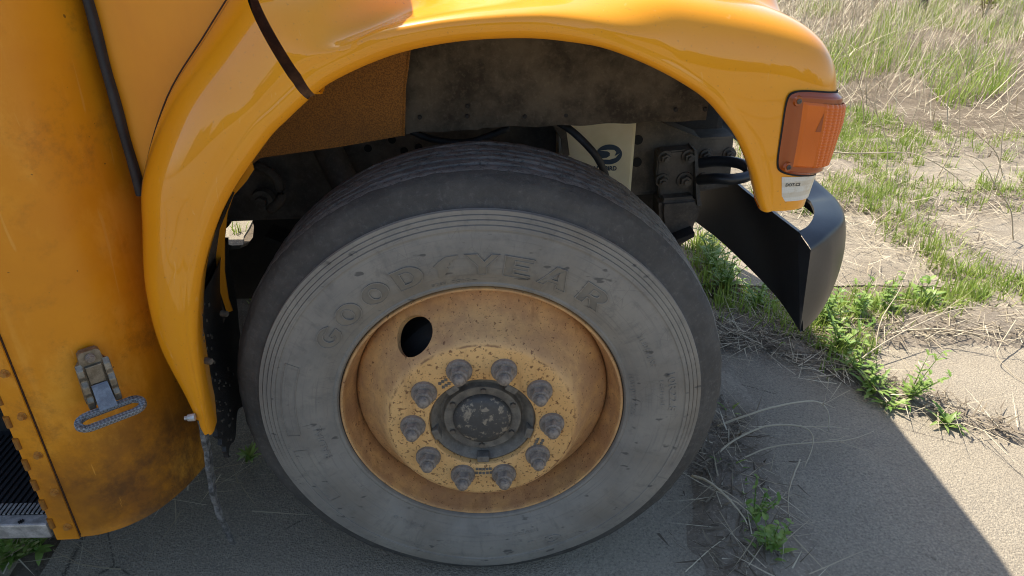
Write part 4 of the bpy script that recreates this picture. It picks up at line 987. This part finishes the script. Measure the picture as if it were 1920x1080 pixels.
# ------------------------------------------------------------------ bumper
def bumper():
    bp = empty('bumper', (.8, 1.15, .6), bus); L = Vector(bp.location); bp['label'] = 'black steel front bumper with curved end'
    def half(mirror):
        V, F = [], []
        # tall back web, its lower edge sweeping up toward the end
        tp = crom([PY(1496, 434, .235), PY(1440, 391, .39), PY(1375, 338, .60), (.668, .90, .80), (.675, 1.15, .80)], 40)
        bt = crom([PY(1500, 622, .175), PY(1480, 590, .22), PY(1452, 552, .30), PY(1400, 498, .50), PY(1345, 447, .72), PY(1300, 412, .95), (.70, 1.15, .50)], 40)
        # resample bottom at top's order
        for i in range(40):
            for t in np.linspace(0, 1, 12): V.append(tp[i]+(bt[i]-tp[i])*t)
        F += grid_faces(40, 12)
        k = len(V)
        for i in range(40):
            for t in np.linspace(0, 1, 12): V.append(tp[i]+(bt[i]-tp[i])*t+np.array([.008, .002, 0]))
        F += [tuple(q+k for q in reversed(g)) for g in grid_faces(40, 12)]
        for i in range(39): F.append((i*12, k+i*12, k+(i+1)*12, (i+1)*12)); F.append((i*12+11, (i+1)*12+11, k+(i+1)*12+11, k+i*12+11))
        # outer shell: end face curving round into the front rail
        inner = crom([PY(1497, 434, .235), PY(1516, 422, .27), PY(1527, 400, .335), PY(1521, 380, .42), PY(1508, 368, .50), (.80, .75, .80), (.83, 1.15, .80)], 50)
        outer = crom([PY(1521, 466, .195), PY(1555, 437, .25), PY(1583, 408, .33), PY(1574, 378, .43), PY(1547, 350, .54), (.90, .80, .80), (.935, 1.15, .80)], 50)
        low = crom([PY(1500, 624, .178), PY(1536, 588, .235), PY(1560, 540, .32), PY(1571, 478, .44), PY(1560, 430, .58), (.90, .82, .70), (.92, 1.15, .70)], 50)
        k = len(V); nn = 0
        for i in range(50):
            a, b = inner[i], outer[i]; d = (b-a)
            dn = np.array([d[0], d[1], 0]); dn /= np.linalg.norm(dn)+1e-9
            row = [a+np.array([0, 0, -.008]), a, a+d*.3, a+d*.7, a+d*.90+np.array([0, 0, -.001]), b+np.array([0, 0, -.004])]
            for t in np.linspace(.04, 1, 18):
                row.append(b+(low[i]-b)*t+np.array([0, 0, -.004])+dn*.014*math.sin(math.pi*t)**.8*min(1, i/8))
            nn = len(row); V += row
        F += [tuple(q+k for q in g) for g in grid_faces(50, nn)]
        e0 = len(V); nA, nB = [tp[0]+(bt[0]-tp[0])*t for t in np.linspace(0, 1, 10)], [outer[0]+(low[0]-outer[0])*t+np.array([0, 0, -.004]) for t in np.linspace(0, 1, 10)]
        for p, q in zip(nA, nB): V += [p, q]
        F += [(e0+2*i, e0+2*i+1, e0+2*i+3, e0+2*i+2) for i in range(9)]
        F.append((e0, k, k+1)) if False else None
        return V, F
    V, F = half(False)
    m = len(V); V2 = [(p[0], 2.3-p[1], p[2]) for p in V]; F2 = [tuple(q+m for q in reversed(g)) for g in F]
    o = mesh('bumper_shell', V+V2, F+F2, M['bumper'], bp, smooth=True, angle=45); o.location = -L
bumper()

# ------------------------------------------------------------------ rest of the bus, mostly outside the picture
def body():
    bm = bmesh.new()
    # long body shell: side profile extruded across
    prof = [(-.655, 1.50), (-.655, 1.62), (-.74, 2.45), (-.80, 2.76), (-1.00, 2.92), (-6.2, 2.95), (-6.45, 2.70), (-6.45, .55), (-1.80, .55), (-1.80, 1.50)]
    prism(bm, [(x, -.128, z) for x, z in prof], (0, 2.556, 0)); bmesh.ops.bevel(bm, geom=[e for e in bm.edges if abs((e.verts[0].co-e.verts[1].co).y) < .01 and max(e.verts[0].co.z, e.verts[1].co.z) > 2.6], offset=.16, segments=4, affect='EDGES')
    from_bm('body_shell', bm, M['cowl'], bus, True, 35)
    bm = bmesh.new(); box(bm, (-1.8, 2.30, 1.02), (-.66, 2.428, 1.52)); box(bm, (-1.80, -.06, 1.90), (-.665, -.03, 2.4)); from_bm('far_corner', bm, M['cowl'], bus)
    bm = bmesh.new(); box(bm, (-.75, .12, .86), (-.66, 2.3, 1.52)); from_bm('firewall', bm, M['black'], bus)
    bm = bmesh.new(); box(bm, (-6.2, .1, .62), (-.9, 2.3, .9)); from_bm('floor_pan', bm, M['black'], bus)
    bm = bmesh.new(); box(bm, (-.75, .06, 1.47), (-.22, 2.24, 1.60), .03); from_bm('cowl_top', bm, M['gloss'], bus)
    for (y0, y1) in ((.06, 1.12), (1.18, 2.24)):
        bm = bmesh.new(); prism(bm, [(-.668, y0, 1.68), (-.668, y1, 1.68), (-.735, y1, 2.38), (-.735, y0, 2.38)], (.012, 0, .002)); from_bm('windshield', bm, M['glass'], bus)
    for i in range(6):
        bm = bmesh.new(); x = -1.95-i*.72; box(bm, (x-.64, -.134, 1.78), (x, -.124, 2.36)); from_bm('side_window', bm, M['glass'], bus)
    bm = bmesh.new(); box(bm, (-1.78, .36, .86), (-1.74, -.10, 2.3)); from_bm('door_leaf', bm, M['glass'], bus)
    for z in (1.15, 1.5):
        bm = bmesh.new(); box(bm, (-6.4, -.142, z-.03), (-1.82, -.126, z+.03), .006); from_bm('rub_rail', bm, M['black'], bus)
    # grille surround
    bm = bmesh.new(); box(bm, (.58, .50, 1.02), (.672, 1.80, 1.27), .02); from_bm('grille', bm, M['chrome'], bus)
    # far wheels (simple copies) and rear wheel
    for loc, rz in (((0, 2.3, ZC), math.pi), ((-4.6, 0.0, ZC), 0)):
        e = empty('wheel', loc, bus); e.rotation_euler = (0, 0, rz)
        for c in wheel.children:
            if c.name.split('.')[0] in ('tyre', 'rim', 'disc', 'hub', 'lug_nut', 'brake_drum'): q = c.copy(); link(q, e)
body()

# ================================================================== VEGETATION
def blades(name, base, h, wd, lean, az, curl, tint, m, seg=4, flat=False):
    """many tapering curved blades in one mesh (vectorised)"""
    n = len(base); t = np.linspace(0, 1, seg+1)
    dx, dy = np.cos(az), np.sin(az)
    s = (lean[:, None]+curl[:, None]*t) if flat else (lean[:, None]*t + curl[:, None]*t**2); X = np.sin(np.clip(s, -2.4, 2.4)); Z = np.cos(np.clip(s, -2.4, 2.4))
    st = h[:, None]/seg
    px = np.concatenate([np.zeros((n, 1)), np.cumsum((X[:, 1:]+X[:, :-1])/2*st, 1)], 1); pz = np.concatenate([np.zeros((n, 1)), np.cumsum((Z[:, 1:]+Z[:, :-1])/2*st, 1)], 1)
    cx = base[:, 0:1]+px*dx[:, None]; cy = base[:, 1:2]+px*dy[:, None]; cz = base[:, 2:3]+np.maximum(pz, .004)
    tw = az+math.pi/2+rng.normal(0, .5, n); wx, wy = np.cos(tw), np.sin(tw)
    ww = wd[:, None]*(1-t**1.6*.92)[None, :]*.5
    L = np.stack([cx-wx[:, None]*ww, cy-wy[:, None]*ww, cz], -1); Rr = np.stack([cx+wx[:, None]*ww, cy+wy[:, None]*ww, cz], -1)
    V = np.stack([L, Rr], 2).reshape(-1, 3); k = 2*(seg+1)
    b = (np.arange(n)*k)[:, None]; j = np.arange(seg)[None, :]*2
    F = np.stack([b+j, b+j+1, b+j+3, b+j+2], -1).reshape(-1, 4)
    me = bpy.data.meshes.new(name); me.vertices.add(len(V)); me.vertices.foreach_set('co', V.astype(np.float32).ravel())
    me.loops.add(F.size); me.loops.foreach_set('vertex_index', F.astype(np.int32).ravel()); me.polygons.add(len(F))
    me.polygons.foreach_set('loop_start', np.arange(0, F.size, 4, dtype=np.int32)); me.polygons.foreach_set('loop_total', np.full(len(F), 4, np.int32)); me.update(calc_edges=True)
    a = me.attributes.new('tint', 'FLOAT', 'POINT'); a.data.foreach_set('value', np.repeat(np.clip(tint, 0, 1), k).astype(np.float32))
    me.materials.append(m); o = bpy.data.objects.new(name, me); o['kind'] = 'stuff'; return link(o)
def scatter_line(pts, n, spread):
    p = np.array(pts, float); seg = np.linalg.norm(np.diff(p, axis=0), axis=1); cum = np.concatenate([[0], np.cumsum(seg)]); t = rng.random(n)*cum[-1]
    x = np.interp(t, cum, p[:, 0]); y = np.interp(t, cum, p[:, 1]); return np.stack([x+rng.normal(0, spread, n), y+rng.normal(0, spread, n), np.full(n, -.03)], 1)
def clump(pts, n_c, per, spread, size):
    c = scatter_line(pts, n_c, spread); b = np.repeat(c, per, 0); b[:, :2] += rng.normal(0, size, (len(b), 2)); return b, np.repeat(rng.random(n_c), per)
G = lambda *p: tuple(PZ(*p)[:2])
def grass():
    lines = [([G(1300, 440), G(1330, 500), G(1350, 545), (1.0, 1.30)], 60, .07), ([(.95, 1.22), (1.2, 1.16), (1.33, 1.14), (1.5, 1.2)], 90, .06), ([(1.33, 1.17), (1.30, .90)], 46, .05), ([(1.4, 1.22), (1.85, 1.27), (2.3, 1.36), (2.9, 1.25)], 190, .055),
             ([(2.2, 2.75), (2.14, 2.2), (2.1, 1.8), (2.16, 1.35)], 170, .06), ([(1.5, 2.42), (2.2, 2.45), (3.0, 2.5), (3.8, 2.6)], 200, .09), ([(2.2, 2.7), (2.6, 3.4), (3.0, 4.2)], 160, .16), ([(1.6, 3.3), (2.4, 3.35), (3.6, 3.4), (4.6, 3.5)], 230, .12), ([(-1.4, 1.2), (-.9, 1.5), (-.4, 1.3)], 30, .12), ([(-1.8, 2.4), (-.6, 2.5)], 60, .15), ([(3.7, 1.2), (3.7, 2.6)], 80, .08), ([(2.14, .9), (2.2, -.4)], 40, .03)]
    B, T = [], []
    for p, n, sp in lines:
        b, t = clump(p, int(n*.72), 20, sp*1.15, .024); B.append(b); T.append(t)
    B = np.concatenate(B); T = np.concatenate(T); n = len(B)
    o = blades('grass', B, np.abs(rng.normal(.066, .030, n))+.015, np.abs(rng.normal(.0052, .002, n))+.0015, np.abs(rng.normal(.25, .25, n)), rng.random(n)*6.283, rng.normal(.6, .5, n), T*.6+rng.random(n)*.4, M['grass'], 4)
    tag(o, 'fresh green grass growing in the slab joints', 'grass')
    # green flush under the dry thicket
    n = 62000; x = rng.uniform(-2.2, 15, n); y = 4.3+rng.random(n)**1.3*8; keep = (x > .35*y-3.4) & (x < 1.2+1.2*y); b = np.stack([x, y, np.full(n, -.02)], 1)[keep]
    nz = np.sin(b[:, 0]*1.7+1)*np.sin(b[:, 1]*1.3)+.6*np.sin(b[:, 0]*4.1-b[:, 1]*3.2); b = b[nz > .10]; n = len(b)
    o = blades('field_grass', b, np.abs(rng.normal(.17, .07, n))+.04, np.abs(rng.normal(.007, .003, n))+.002, np.abs(rng.normal(.3, .3, n)), rng.random(n)*6.283, rng.normal(.5, .5, n), rng.random(n), M['grass'], 3)
    tag(o, 'green grass flush beneath the dry stems of the field', 'grass')
    n = 50000; x = rng.uniform(-2.5, 17, n); y = 3.9+rng.random(n)**1.15*10; keep = (x > .35*y-3.4) & (x < 1.4+1.25*y); b = np.stack([x, y, np.full(n, -.02)], 1)[keep]
    dens = np.clip((b[:, 1]-3.9)/2.2, .12, 1); b = b[rng.random(len(b)) < dens]; n = len(b)
    o = blades('dry_grass', b, np.abs(rng.normal(.30, .22, n))+.06, np.abs(rng.normal(.0045, .003, n))+.0016, np.abs(rng.normal(.65, .5, n)), rng.normal(.6, 1.7, n), rng.normal(.3, 1.0, n), rng.random(n), M['straw'], 5, True)
    tag(o, 'tangled dry straw coloured grass across the field', 'grass')
    # fine straw lying on joints and slabs
    B = []
    for p, n, sp in [([(.66, -.15), (.70, .2), (.78, .6)], 110, .06), ([(.70, 1.05), (1.0, 1.10), (1.4, 1.12)], 700, .07), ([(1.4, 1.1), (2.4, 1.15), (3.2, 1.2)], 600, .09), ([(2.0, 1.6), (2.15, 2.3), (2.3, 3.0)], 700, .20), ([(1.3, 2.45), (2.2, 2.4), (3.4, 2.5)], 800, .16), ([(1.2, 1.8), (1.8, 1.75), (2.6, 1.9)], 420, .28), ([(1.5, 3.3), (3.0, 3.3), (4.4, 3.4)], 1100, .25), ([(-1.3, .1), (-.95, .25), (-.6, .35)], 90, .08), ([(1.0, .95), (1.3, .75), (1.6, .5)], 160, .05), ([(2.0, 3.8), (4.5, 4.0)], 1500, .5)]:
        q = scatter_line(p, n, sp); q[:, 2] = .004+rng.random(n)*.022; B.append(q)
    B = np.concatenate(B); n = len(B)
    o = blades('straw_litter', B, np.abs(rng.normal(.10, .06, n))+.02, np.abs(rng.normal(.0022, .001, n))+.0008, np.full(n, 1.45)+rng.normal(0, .1, n), rng.random(n)*6.283, rng.normal(0, .12, n), rng.random(n)**1.4, M['straw'], 4, True)
    tag(o, 'broken dry straw strewn over the slabs and joints', 'litter')
    B = []
    for p, n, sp in [([(.62, -.2), (.68, .2), (.74, .62)], 900, .06), ([(.66, 1.06), (1.1, 1.10), (1.45, 1.12)], 2400, .06), ([(1.4, 1.12), (2.4, 1.15), (3.4, 1.25)], 1600, .08), ([(2.2, 1.4), (2.15, 2.3), (2.3, 3.0)], 2200, .14), ([(1.2, 2.44), (3.4, 2.46)], 2400, .12), ([(1.2, 3.38), (4.4, 3.4)], 2600, .16), ([(1.05, .98), (1.3, .80), (1.62, .50)], 700, .03)]:
        q = scatter_line(p, n, sp); q[:, 2] = .002+rng.random(n)*.020; B.append(q)
    B = np.concatenate(B); n = len(B)
    o = blades('dead_litter', B, np.abs(rng.normal(.035, .02, n))+.008, np.abs(rng.normal(.004, .002, n))+.001, np.full(n, 1.35)+rng.normal(0, .25, n), rng.random(n)*6.283, rng.normal(0, .3, n), rng.random(n)**1.3, M['litter'], 2, True)
    tag(o, 'crumbled dead plant litter filling the pavement joints', 'litter')
grass()

def leaf_strip(bm, lay, base, az, L, wd, rise, curl, lobes, tint, seg=9):
    d = Vector((math.cos(az), math.sin(az), 0)); sd = Vector((-d.y, d.x, 0)); p = Vector(base); th = rise; prev = None
    for i in range(seg+1):
        t = i/seg; w_ = wd*(math.sin(math.pi*min(1, .12+.9*t))**.8)*(1-.15*t)
        if lobes: w_ *= (1.0 if i % 2 else .45)
        a, m_, b = bm.verts.new(p-sd*w_+Vector((0, 0, .15*w_))), bm.verts.new(p), bm.verts.new(p+sd*w_+Vector((0, 0, .15*w_)))
        for q in (a, m_, b): q[lay] = tint
        if prev: bm.faces.new((prev[0], prev[1], m_, a)); bm.faces.new((prev[1], prev[2], b, m_))
        prev = (a, m_, b); p = p+(d*math.cos(th)+Vector((0, 0, math.sin(th))))*(L/seg); th -= curl/seg
def weed(x, y, label, n_leaf=16, L=.09, wd=.011, lobes=True, stems=0, stem_h=.16, seed=0, z=-.02, group=None):
    r = random.Random(seed); rt = tag(empty('weed', (x, y, z)), label, 'weed', group)
    bm = bmesh.new(); lay = bm.verts.layers.float.new('tint')
    for i in range(n_leaf):
        leaf_strip(bm, lay, (r.uniform(-.012, .012), r.uniform(-.012, .012), .0), i*2.4+r.uniform(-.4, .4), L*r.uniform(.6, 1.15), wd*r.uniform(.7, 1.2), r.uniform(.35, 1.25), r.uniform(.4, 1.3), lobes, r.random())
    st = bmesh.new(); sl_ = st.verts.layers.float.new('tint')
    for s in range(stems):
        az = r.uniform(0, 6.28); tilt = r.uniform(.05, .45); hh = stem_h*r.uniform(.6, 1.1); pts = []
        for k in range(7): t = k/6; pts.append((math.cos(az)*tilt*hh*t*(1+.5*t), math.sin(az)*tilt*hh*t*(1+.5*t), hh*t))
        tube(st, pts, [.0022*(1-.6*k/6) for k in range(7)], 5)
        for k in range(2, 7):
            for q in range(2): leaf_strip(bm, lay, pts[k], r.uniform(0, 6.28), L*.55*r.uniform(.6, 1.1)*(1.1-.09*k), wd*.7, r.uniform(.2, .9), r.uniform(.2, 1), lobes, r.random(), 7)
    for q in st.verts: q[sl_] = r.random()*.4
    from_bm('leaves', bm, M['weed'], rt, normals=False)
    if stems: from_bm('stem', st, M['weed'], rt, True)
    else: st.free()
    return rt
gx = lambda px, py: PZ(px, py)[:2]
GW = 'weeds in the pavement cracks'
W = [((1776, 795), 'small round leafed weed rosette standing alone at the crack end', dict(n_leaf=17, L=.075, wd=.0085, lobes=False)),
     ((1700, 752), 'feathery upright weed with jagged leaves on the sunlit slab crack', dict(n_leaf=12, L=.10, wd=.010, stems=6, stem_h=.17)),
     ((1640, 735), 'dense jagged rosette weed left of the feathery upright weed', dict(n_leaf=26, L=.10, wd=.012, stems=3, stem_h=.12)),
     ((1668, 762), 'low sprawling weed below the feathery upright weed', dict(n_leaf=14, L=.08, wd=.010)),
     ((1604, 700), 'jagged leaved weed at the shadow edge by the crack', dict(n_leaf=22, L=.10, wd=.011, stems=3, stem_h=.14)),
     ((1572, 655), 'bushy bright weed just right of the bumper tip', dict(n_leaf=26, L=.12, wd=.012, stems=5, stem_h=.20)),
     ((1545, 612), 'tall pale green weed clump rising behind the bumper tip', dict(n_leaf=24, L=.12, wd=.012, stems=7, stem_h=.22)),
     ((1598, 600), 'broad leaved weed in the joint right of the bumper', dict(n_leaf=22, L=.12, wd=.013, stems=4, stem_h=.17)),
     ((1655, 585), 'leafy weed in the joint beside two grass tufts', dict(n_leaf=22, L=.11, wd=.012, stems=4, stem_h=.15)),
     ((1725, 570), 'spoon leaved weed where the joint nears the crossing', dict(n_leaf=22, L=.12, wd=.013, lobes=False, stems=2, stem_h=.14)),
     ((1440, 1040), 'trailing green weed in the dirt at the bottom edge', dict(n_leaf=14, L=.07, wd=.008, lobes=False, stems=7, stem_h=.15)),
     ((1410, 985), 'thin weed sprig in the shaded dirt beside the tyre', dict(n_leaf=8, L=.06, wd=.006, lobes=False, stems=5, stem_h=.15)),
     ((1385, 925), 'small grassy weed close against the tyre', dict(n_leaf=12, L=.07, wd=.004, lobes=False)),
     ((1362, 880), 'tiny green sprig touching the tyre shoulder', dict(n_leaf=8, L=.06, wd=.005, lobes=False)),
     ((1370, 775), 'single bright blade sprig against the tyre edge', dict(n_leaf=4, L=.07, wd=.005, lobes=False)),
     ((20, 1045), 'clover like weed under the entrance step', dict(n_leaf=24, L=.07, wd=.010, lobes=False, stems=5, stem_h=.10)),
     ((70, 1028), 'leafy weed half hidden below the step nosing', dict(n_leaf=14, L=.06, wd=.009, lobes=False, stems=3, stem_h=.08)),
     ((468, 860), 'small weed between mud flap and tyre', dict(n_leaf=14, L=.07, wd=.007, lobes=False)),
     ((1360, 540), 'bright weed seen through the gap behind the tyre', dict(n_leaf=26, L=.13, wd=.012, stems=6, stem_h=.2)),
     ((1335, 500), 'leafy weed between bumper web and tyre, the farther one', dict(n_leaf=26, L=.13, wd=.012, stems=6, stem_h=.2)),
     ((1420, 575), 'low weed under the bumper in the gap by the tyre', dict(n_leaf=24, L=.11, wd=.012, stems=3, stem_h=.12))]
for i, (p, lab, kw) in enumerate(W):
    x, y = gx(*p); weed(x, y, lab, seed=i+11, group=GW, z=-.004, **kw)

def stalk(label, pts, r0=.0022, twigs=(), seed=0, group='dry stalks'):
    """one dry stem: polyline of world points, optional side twigs"""
    c = crom(pts, 26); rr = np.random.default_rng(seed); c = c+np.cumsum(rr.normal(0, .0012, c.shape), 0)*.5; c[:, 2] = np.maximum(c[:, 2], .003)
    base = Vector(c[0]); rt = tag(empty('dry_stalk', base), label, 'dry stalk', group)
    bm = bmesh.new(); lay = bm.verts.layers.float.new('tint'); tube(bm, [Vector(q)-base for q in c], [r0*(1-.65*i/25) for i in range(26)], 6)
    tn = rr.random()
    for q in bm.verts: q[lay] = .45+.5*tn
    from_bm('stem', bm, M['stalk'], rt, True)
    for (t, d, L_) in twigs:
        p = Vector(c[int(t*25)])-base; d = Vector(d).normalized(); bm = bmesh.new(); lay = bm.verts.layers.float.new('tint')
        tube(bm, [p+d*L_*k/5+Vector((0, 0, -.02*(k/5)**2*L_*6))+Vector(rr.normal(0, .002, 3)) for k in range(6)], [r0*.5*(1-.6*k/5) for k in range(6)], 5)
        for q in bm.verts: q[lay] = .5+.4*tn
        from_bm('twig', bm, M['stalk'], rt, True)
Zs = lambda *a: [PZ(px, py, z) for px, py, z in a]
stalk('arched dry stalk with bent tip over the shaded slab, upper one', Zs((1345, 800, .01), (1400, 780, .05), (1460, 762, .07), (1525, 752, .07), (1552, 770, .05), (1555, 805, .01)), .0038, [(.75, (0, .02, .1), .05), (.6, (.2, 0, -.05), .08)], 1)
stalk('dry stalk arching low over the slab and dropping at its end', Zs((1338, 858, .01), (1380, 825, .04), (1440, 800, .06), (1500, 800, .06), (1524, 815, .05), (1526, 840, .03), (1512, 880, .005)), .0036, [(.55, (.6, .05, -.02), .16), (.5, (.5, -.1, -.02), .12)], 2)
stalk('long straight dry stalk pointing right across the shaded slab', Zs((1380, 865, .01), (1440, 838, .03), (1520, 830, .04), (1590, 826, .03), (1640, 808, .02)), .0028, [(.6, (.5, .2, .02), .09), (.7, (.4, -.25, 0), .10), (.4, (.4, .15, 0), .10)], 3)
stalk('thin grey stalk running down toward the bottom edge', Zs((1500, 862, .03), (1480, 910, .02), (1476, 950, .01), (1482, 1000, .005)), .0024, [(.4, (-.3, -.2, 0), .06)], 4)
stalk('thick split straw bent beside the tyre', Zs((1298, 892, .02), (1330, 903, .045), (1370, 935, .055), (1400, 970, .04), (1410, 1005, .0)), .0042, [(.3, (.3, -.3, .02), .10), (.45, (.25, -.3, 0), .09)], 5)
stalk('pale straw lying diagonal in the dirt strip', Zs((1285, 1072, .005), (1330, 1035, .02), (1390, 985, .02)), .0018, [(.5, (.1, -.3, 0), .05)], 6)
stalk('short upright twig in the shaded slab', Zs((1440, 890, .0), (1450, 870, .03), (1458, 850, .05)), .0016, [], 7)
stalk('long pale stalk lying across the joint to the right edge', Zs((1700, 618, .05), (1780, 618, .06), (1860, 632, .06), (1930, 650, .04)), .0032, [(.4, (.3, -.1, 0), .10)], 8)
stalk('bent dry stem rising from the joint weeds toward the upper right', Zs((1580, 700, .01), (1640, 655, .05), (1720, 610, .08), (1800, 580, .10), (1900, 578, .10), (1960, 590, .08)), .0030, [(.5, (.3, .2, .05), .15), (.7, (.3, -.2, 0), .14)], 9)
stalk('dark bent stem ending on the sunlit slab at the right edge', Zs((1905, 600, .08), (1880, 640, .05), (1870, 665, .03), (1890, 690, .015), (1925, 720, .0)), .0026, [], 10)
stalk('curved pale stem behind the turn signal', Zs((1552, 284, .25), (1600, 288, .24), (1700, 286, .24), (1745, 300, .22), (1790, 330, .12), (1810, 350, .02)), .0042, [(.4, (.2, .2, .2), .2), (.6, (.5, 0, -.1), .3)], 11)
stalk('upright forked dry stem above the sunlit joint', Zs((1800, 540, .0), (1792, 500, .07), (1780, 440, .16)), .0026, [(.5, (-.2, .1, .4), .08), (.7, (.2, .1, .4), .08)], 12)
stalk('thin dark stem casting a long shadow near the right edge', Zs((1800, 792, .004), (1850, 812, .05), (1905, 838, .09)), .0016, [], 13)
stalk('dry stem leaning over the concrete patch by the bumper', Zs((1640, 660, .0), (1655, 600, .08), (1690, 540, .12), (1720, 470, .18)), .0024, [(.5, (-.3, .1, .3), .10)], 14)
TALL = [((1610, 300), (1640, 200), (1700, 95), .75, 'tall pale stem nearest the nose, leaning right over the field'), ((1660, 330), (1655, 240), (1600, 150), .6, 'dry stem crossing leftward behind the turn signal'),
        ((1720, 300), (1760, 190), (1870, 110), .8, 'long pale stem arching to the upper right of the field'), ((1760, 330), (1800, 230), (1790, 120), .7, 'upright dry stem with forked head in mid field'),
        ((1850, 380), (1880, 260), (1900, 140), .8, 'tall dry stem nearest the right edge, almost upright'), ((1700, 250), (1760, 60), (1830, 95), .9, 'hooked dry stem bowing over the middle of the field'),
        ((1880, 330), (1840, 260), (1770, 230), .5, 'low dry stem leaning left from the right edge'), ((1620, 240), (1600, 130), (1560, 70), .8, 'dry stem leaning left behind the bus nose'), ((1900, 450), (1870, 350), (1820, 290), .5, 'bare bent stem rising beside the right grass tuft')]
for i, (a_, b_, c_, h_, lab) in enumerate(TALL):
    base = PZ(*a_); yb = base[1]; r_ = random.Random(80+i)
    m1 = PY(*b_, yb+.05); e1 = PY(*c_, yb+.12)
    stalk(lab, [base, (base+m1)/2+np.array([.02, 0, .02]), m1, (m1+e1)/2+np.array([0, 0, .03]), e1], .0035, [(r_.uniform(.3, .95), (r_.uniform(-1, 1), r_.uniform(-.5, .5), r_.uniform(.0, 1)), r_.uniform(.12, .32)) for _ in range(5)], 50+i, 'tall stems of the dry field')

# distant shrub and stump
def shrub(x, y, label, h, m, seed):
    r = np.random.default_rng(seed); rt = tag(empty('shrub', (x, y, 0)), label, 'shrub'); bm = bmesh.new(); bl = bmesh.new(); lay = bl.verts.layers.float.new('tint'); sl_ = bm.verts.layers.float.new('tint')
    for k in range(9):
        az = r.random()*6.28; tl = r.uniform(.1, .6); pts = [Vector((math.cos(az)*tl*h*t**1.3, math.sin(az)*tl*h*t**1.3, h*t)) for t in np.linspace(0, 1, 7)]; tube(bm, pts, [.010*h*(1-.7*i/6) for i in range(7)], 5)
        for i in range(70):
            q = pts[r.integers(2, 7)]+Vector(r.normal(0, .10*h, 3)); leaf_strip(bl, lay, q, r.random()*6.28, .05, .014, r.uniform(-.4, .9), .6, False, r.random(), 3)
    from_bm('crown', bl, m, rt, normals=False); from_bm('branches', bm, M['stalk'], rt, True)
shrub(6.9, 9.0, 'yellow green young shrub at the far edge of the field', .8, m_leaf('yellow green leaf', (.22, .26, .03), (.38, .38, .06), .5, .4), 3)
bm = bmesh.new(); tube(bm, [(0, 0, -.05), (.01, 0, .25), (-.02, .02, .5), (.03, .0, .85)], [.07, .05, .045, .03], 8); tube(bm, [(-.01, .01, .45), (.12, .05, .62), (.2, .05, .85)], [.03, .02, .012], 6)
o = from_bm('stump', bm, m_dirty('dark bark', (.02, .016, .013), (.05, .04, .032), .9, 20)); o.location = (6.35, 9.6, 0); tag(o, 'dark forked dead stump at the far edge of the field', 'stump')

def added_tree_line():  # unseen trees added behind the camera for a dark band in the paint
    xs = np.linspace(-60, 60, 160); v = []; r = np.random.default_rng(9); top = 5.5+1.8*np.sin(xs*.21)+1.2*np.sin(xs*.57+1)+r.normal(0, .5, 160)
    for i, x in enumerate(xs):
        for j, t in enumerate(np.linspace(0, 1, 10)): v.append((x+r.normal(0, .2), -34-3.5*math.sin(t*math.pi*.5)*1.0+r.normal(0, .5)+1.6*math.sin(math.pi*t), -.1+top[i]*t))
    o = mesh('added_tree_line', v, grid_faces(160, 10), m_soil('added tree line foliage', (.03, .045, .015), (.07, .09, .03)), smooth=True); o['kind'] = 'stuff'; tag(o, 'added unseen tree line that gives the paint a dark reflection', 'trees')
added_tree_line()
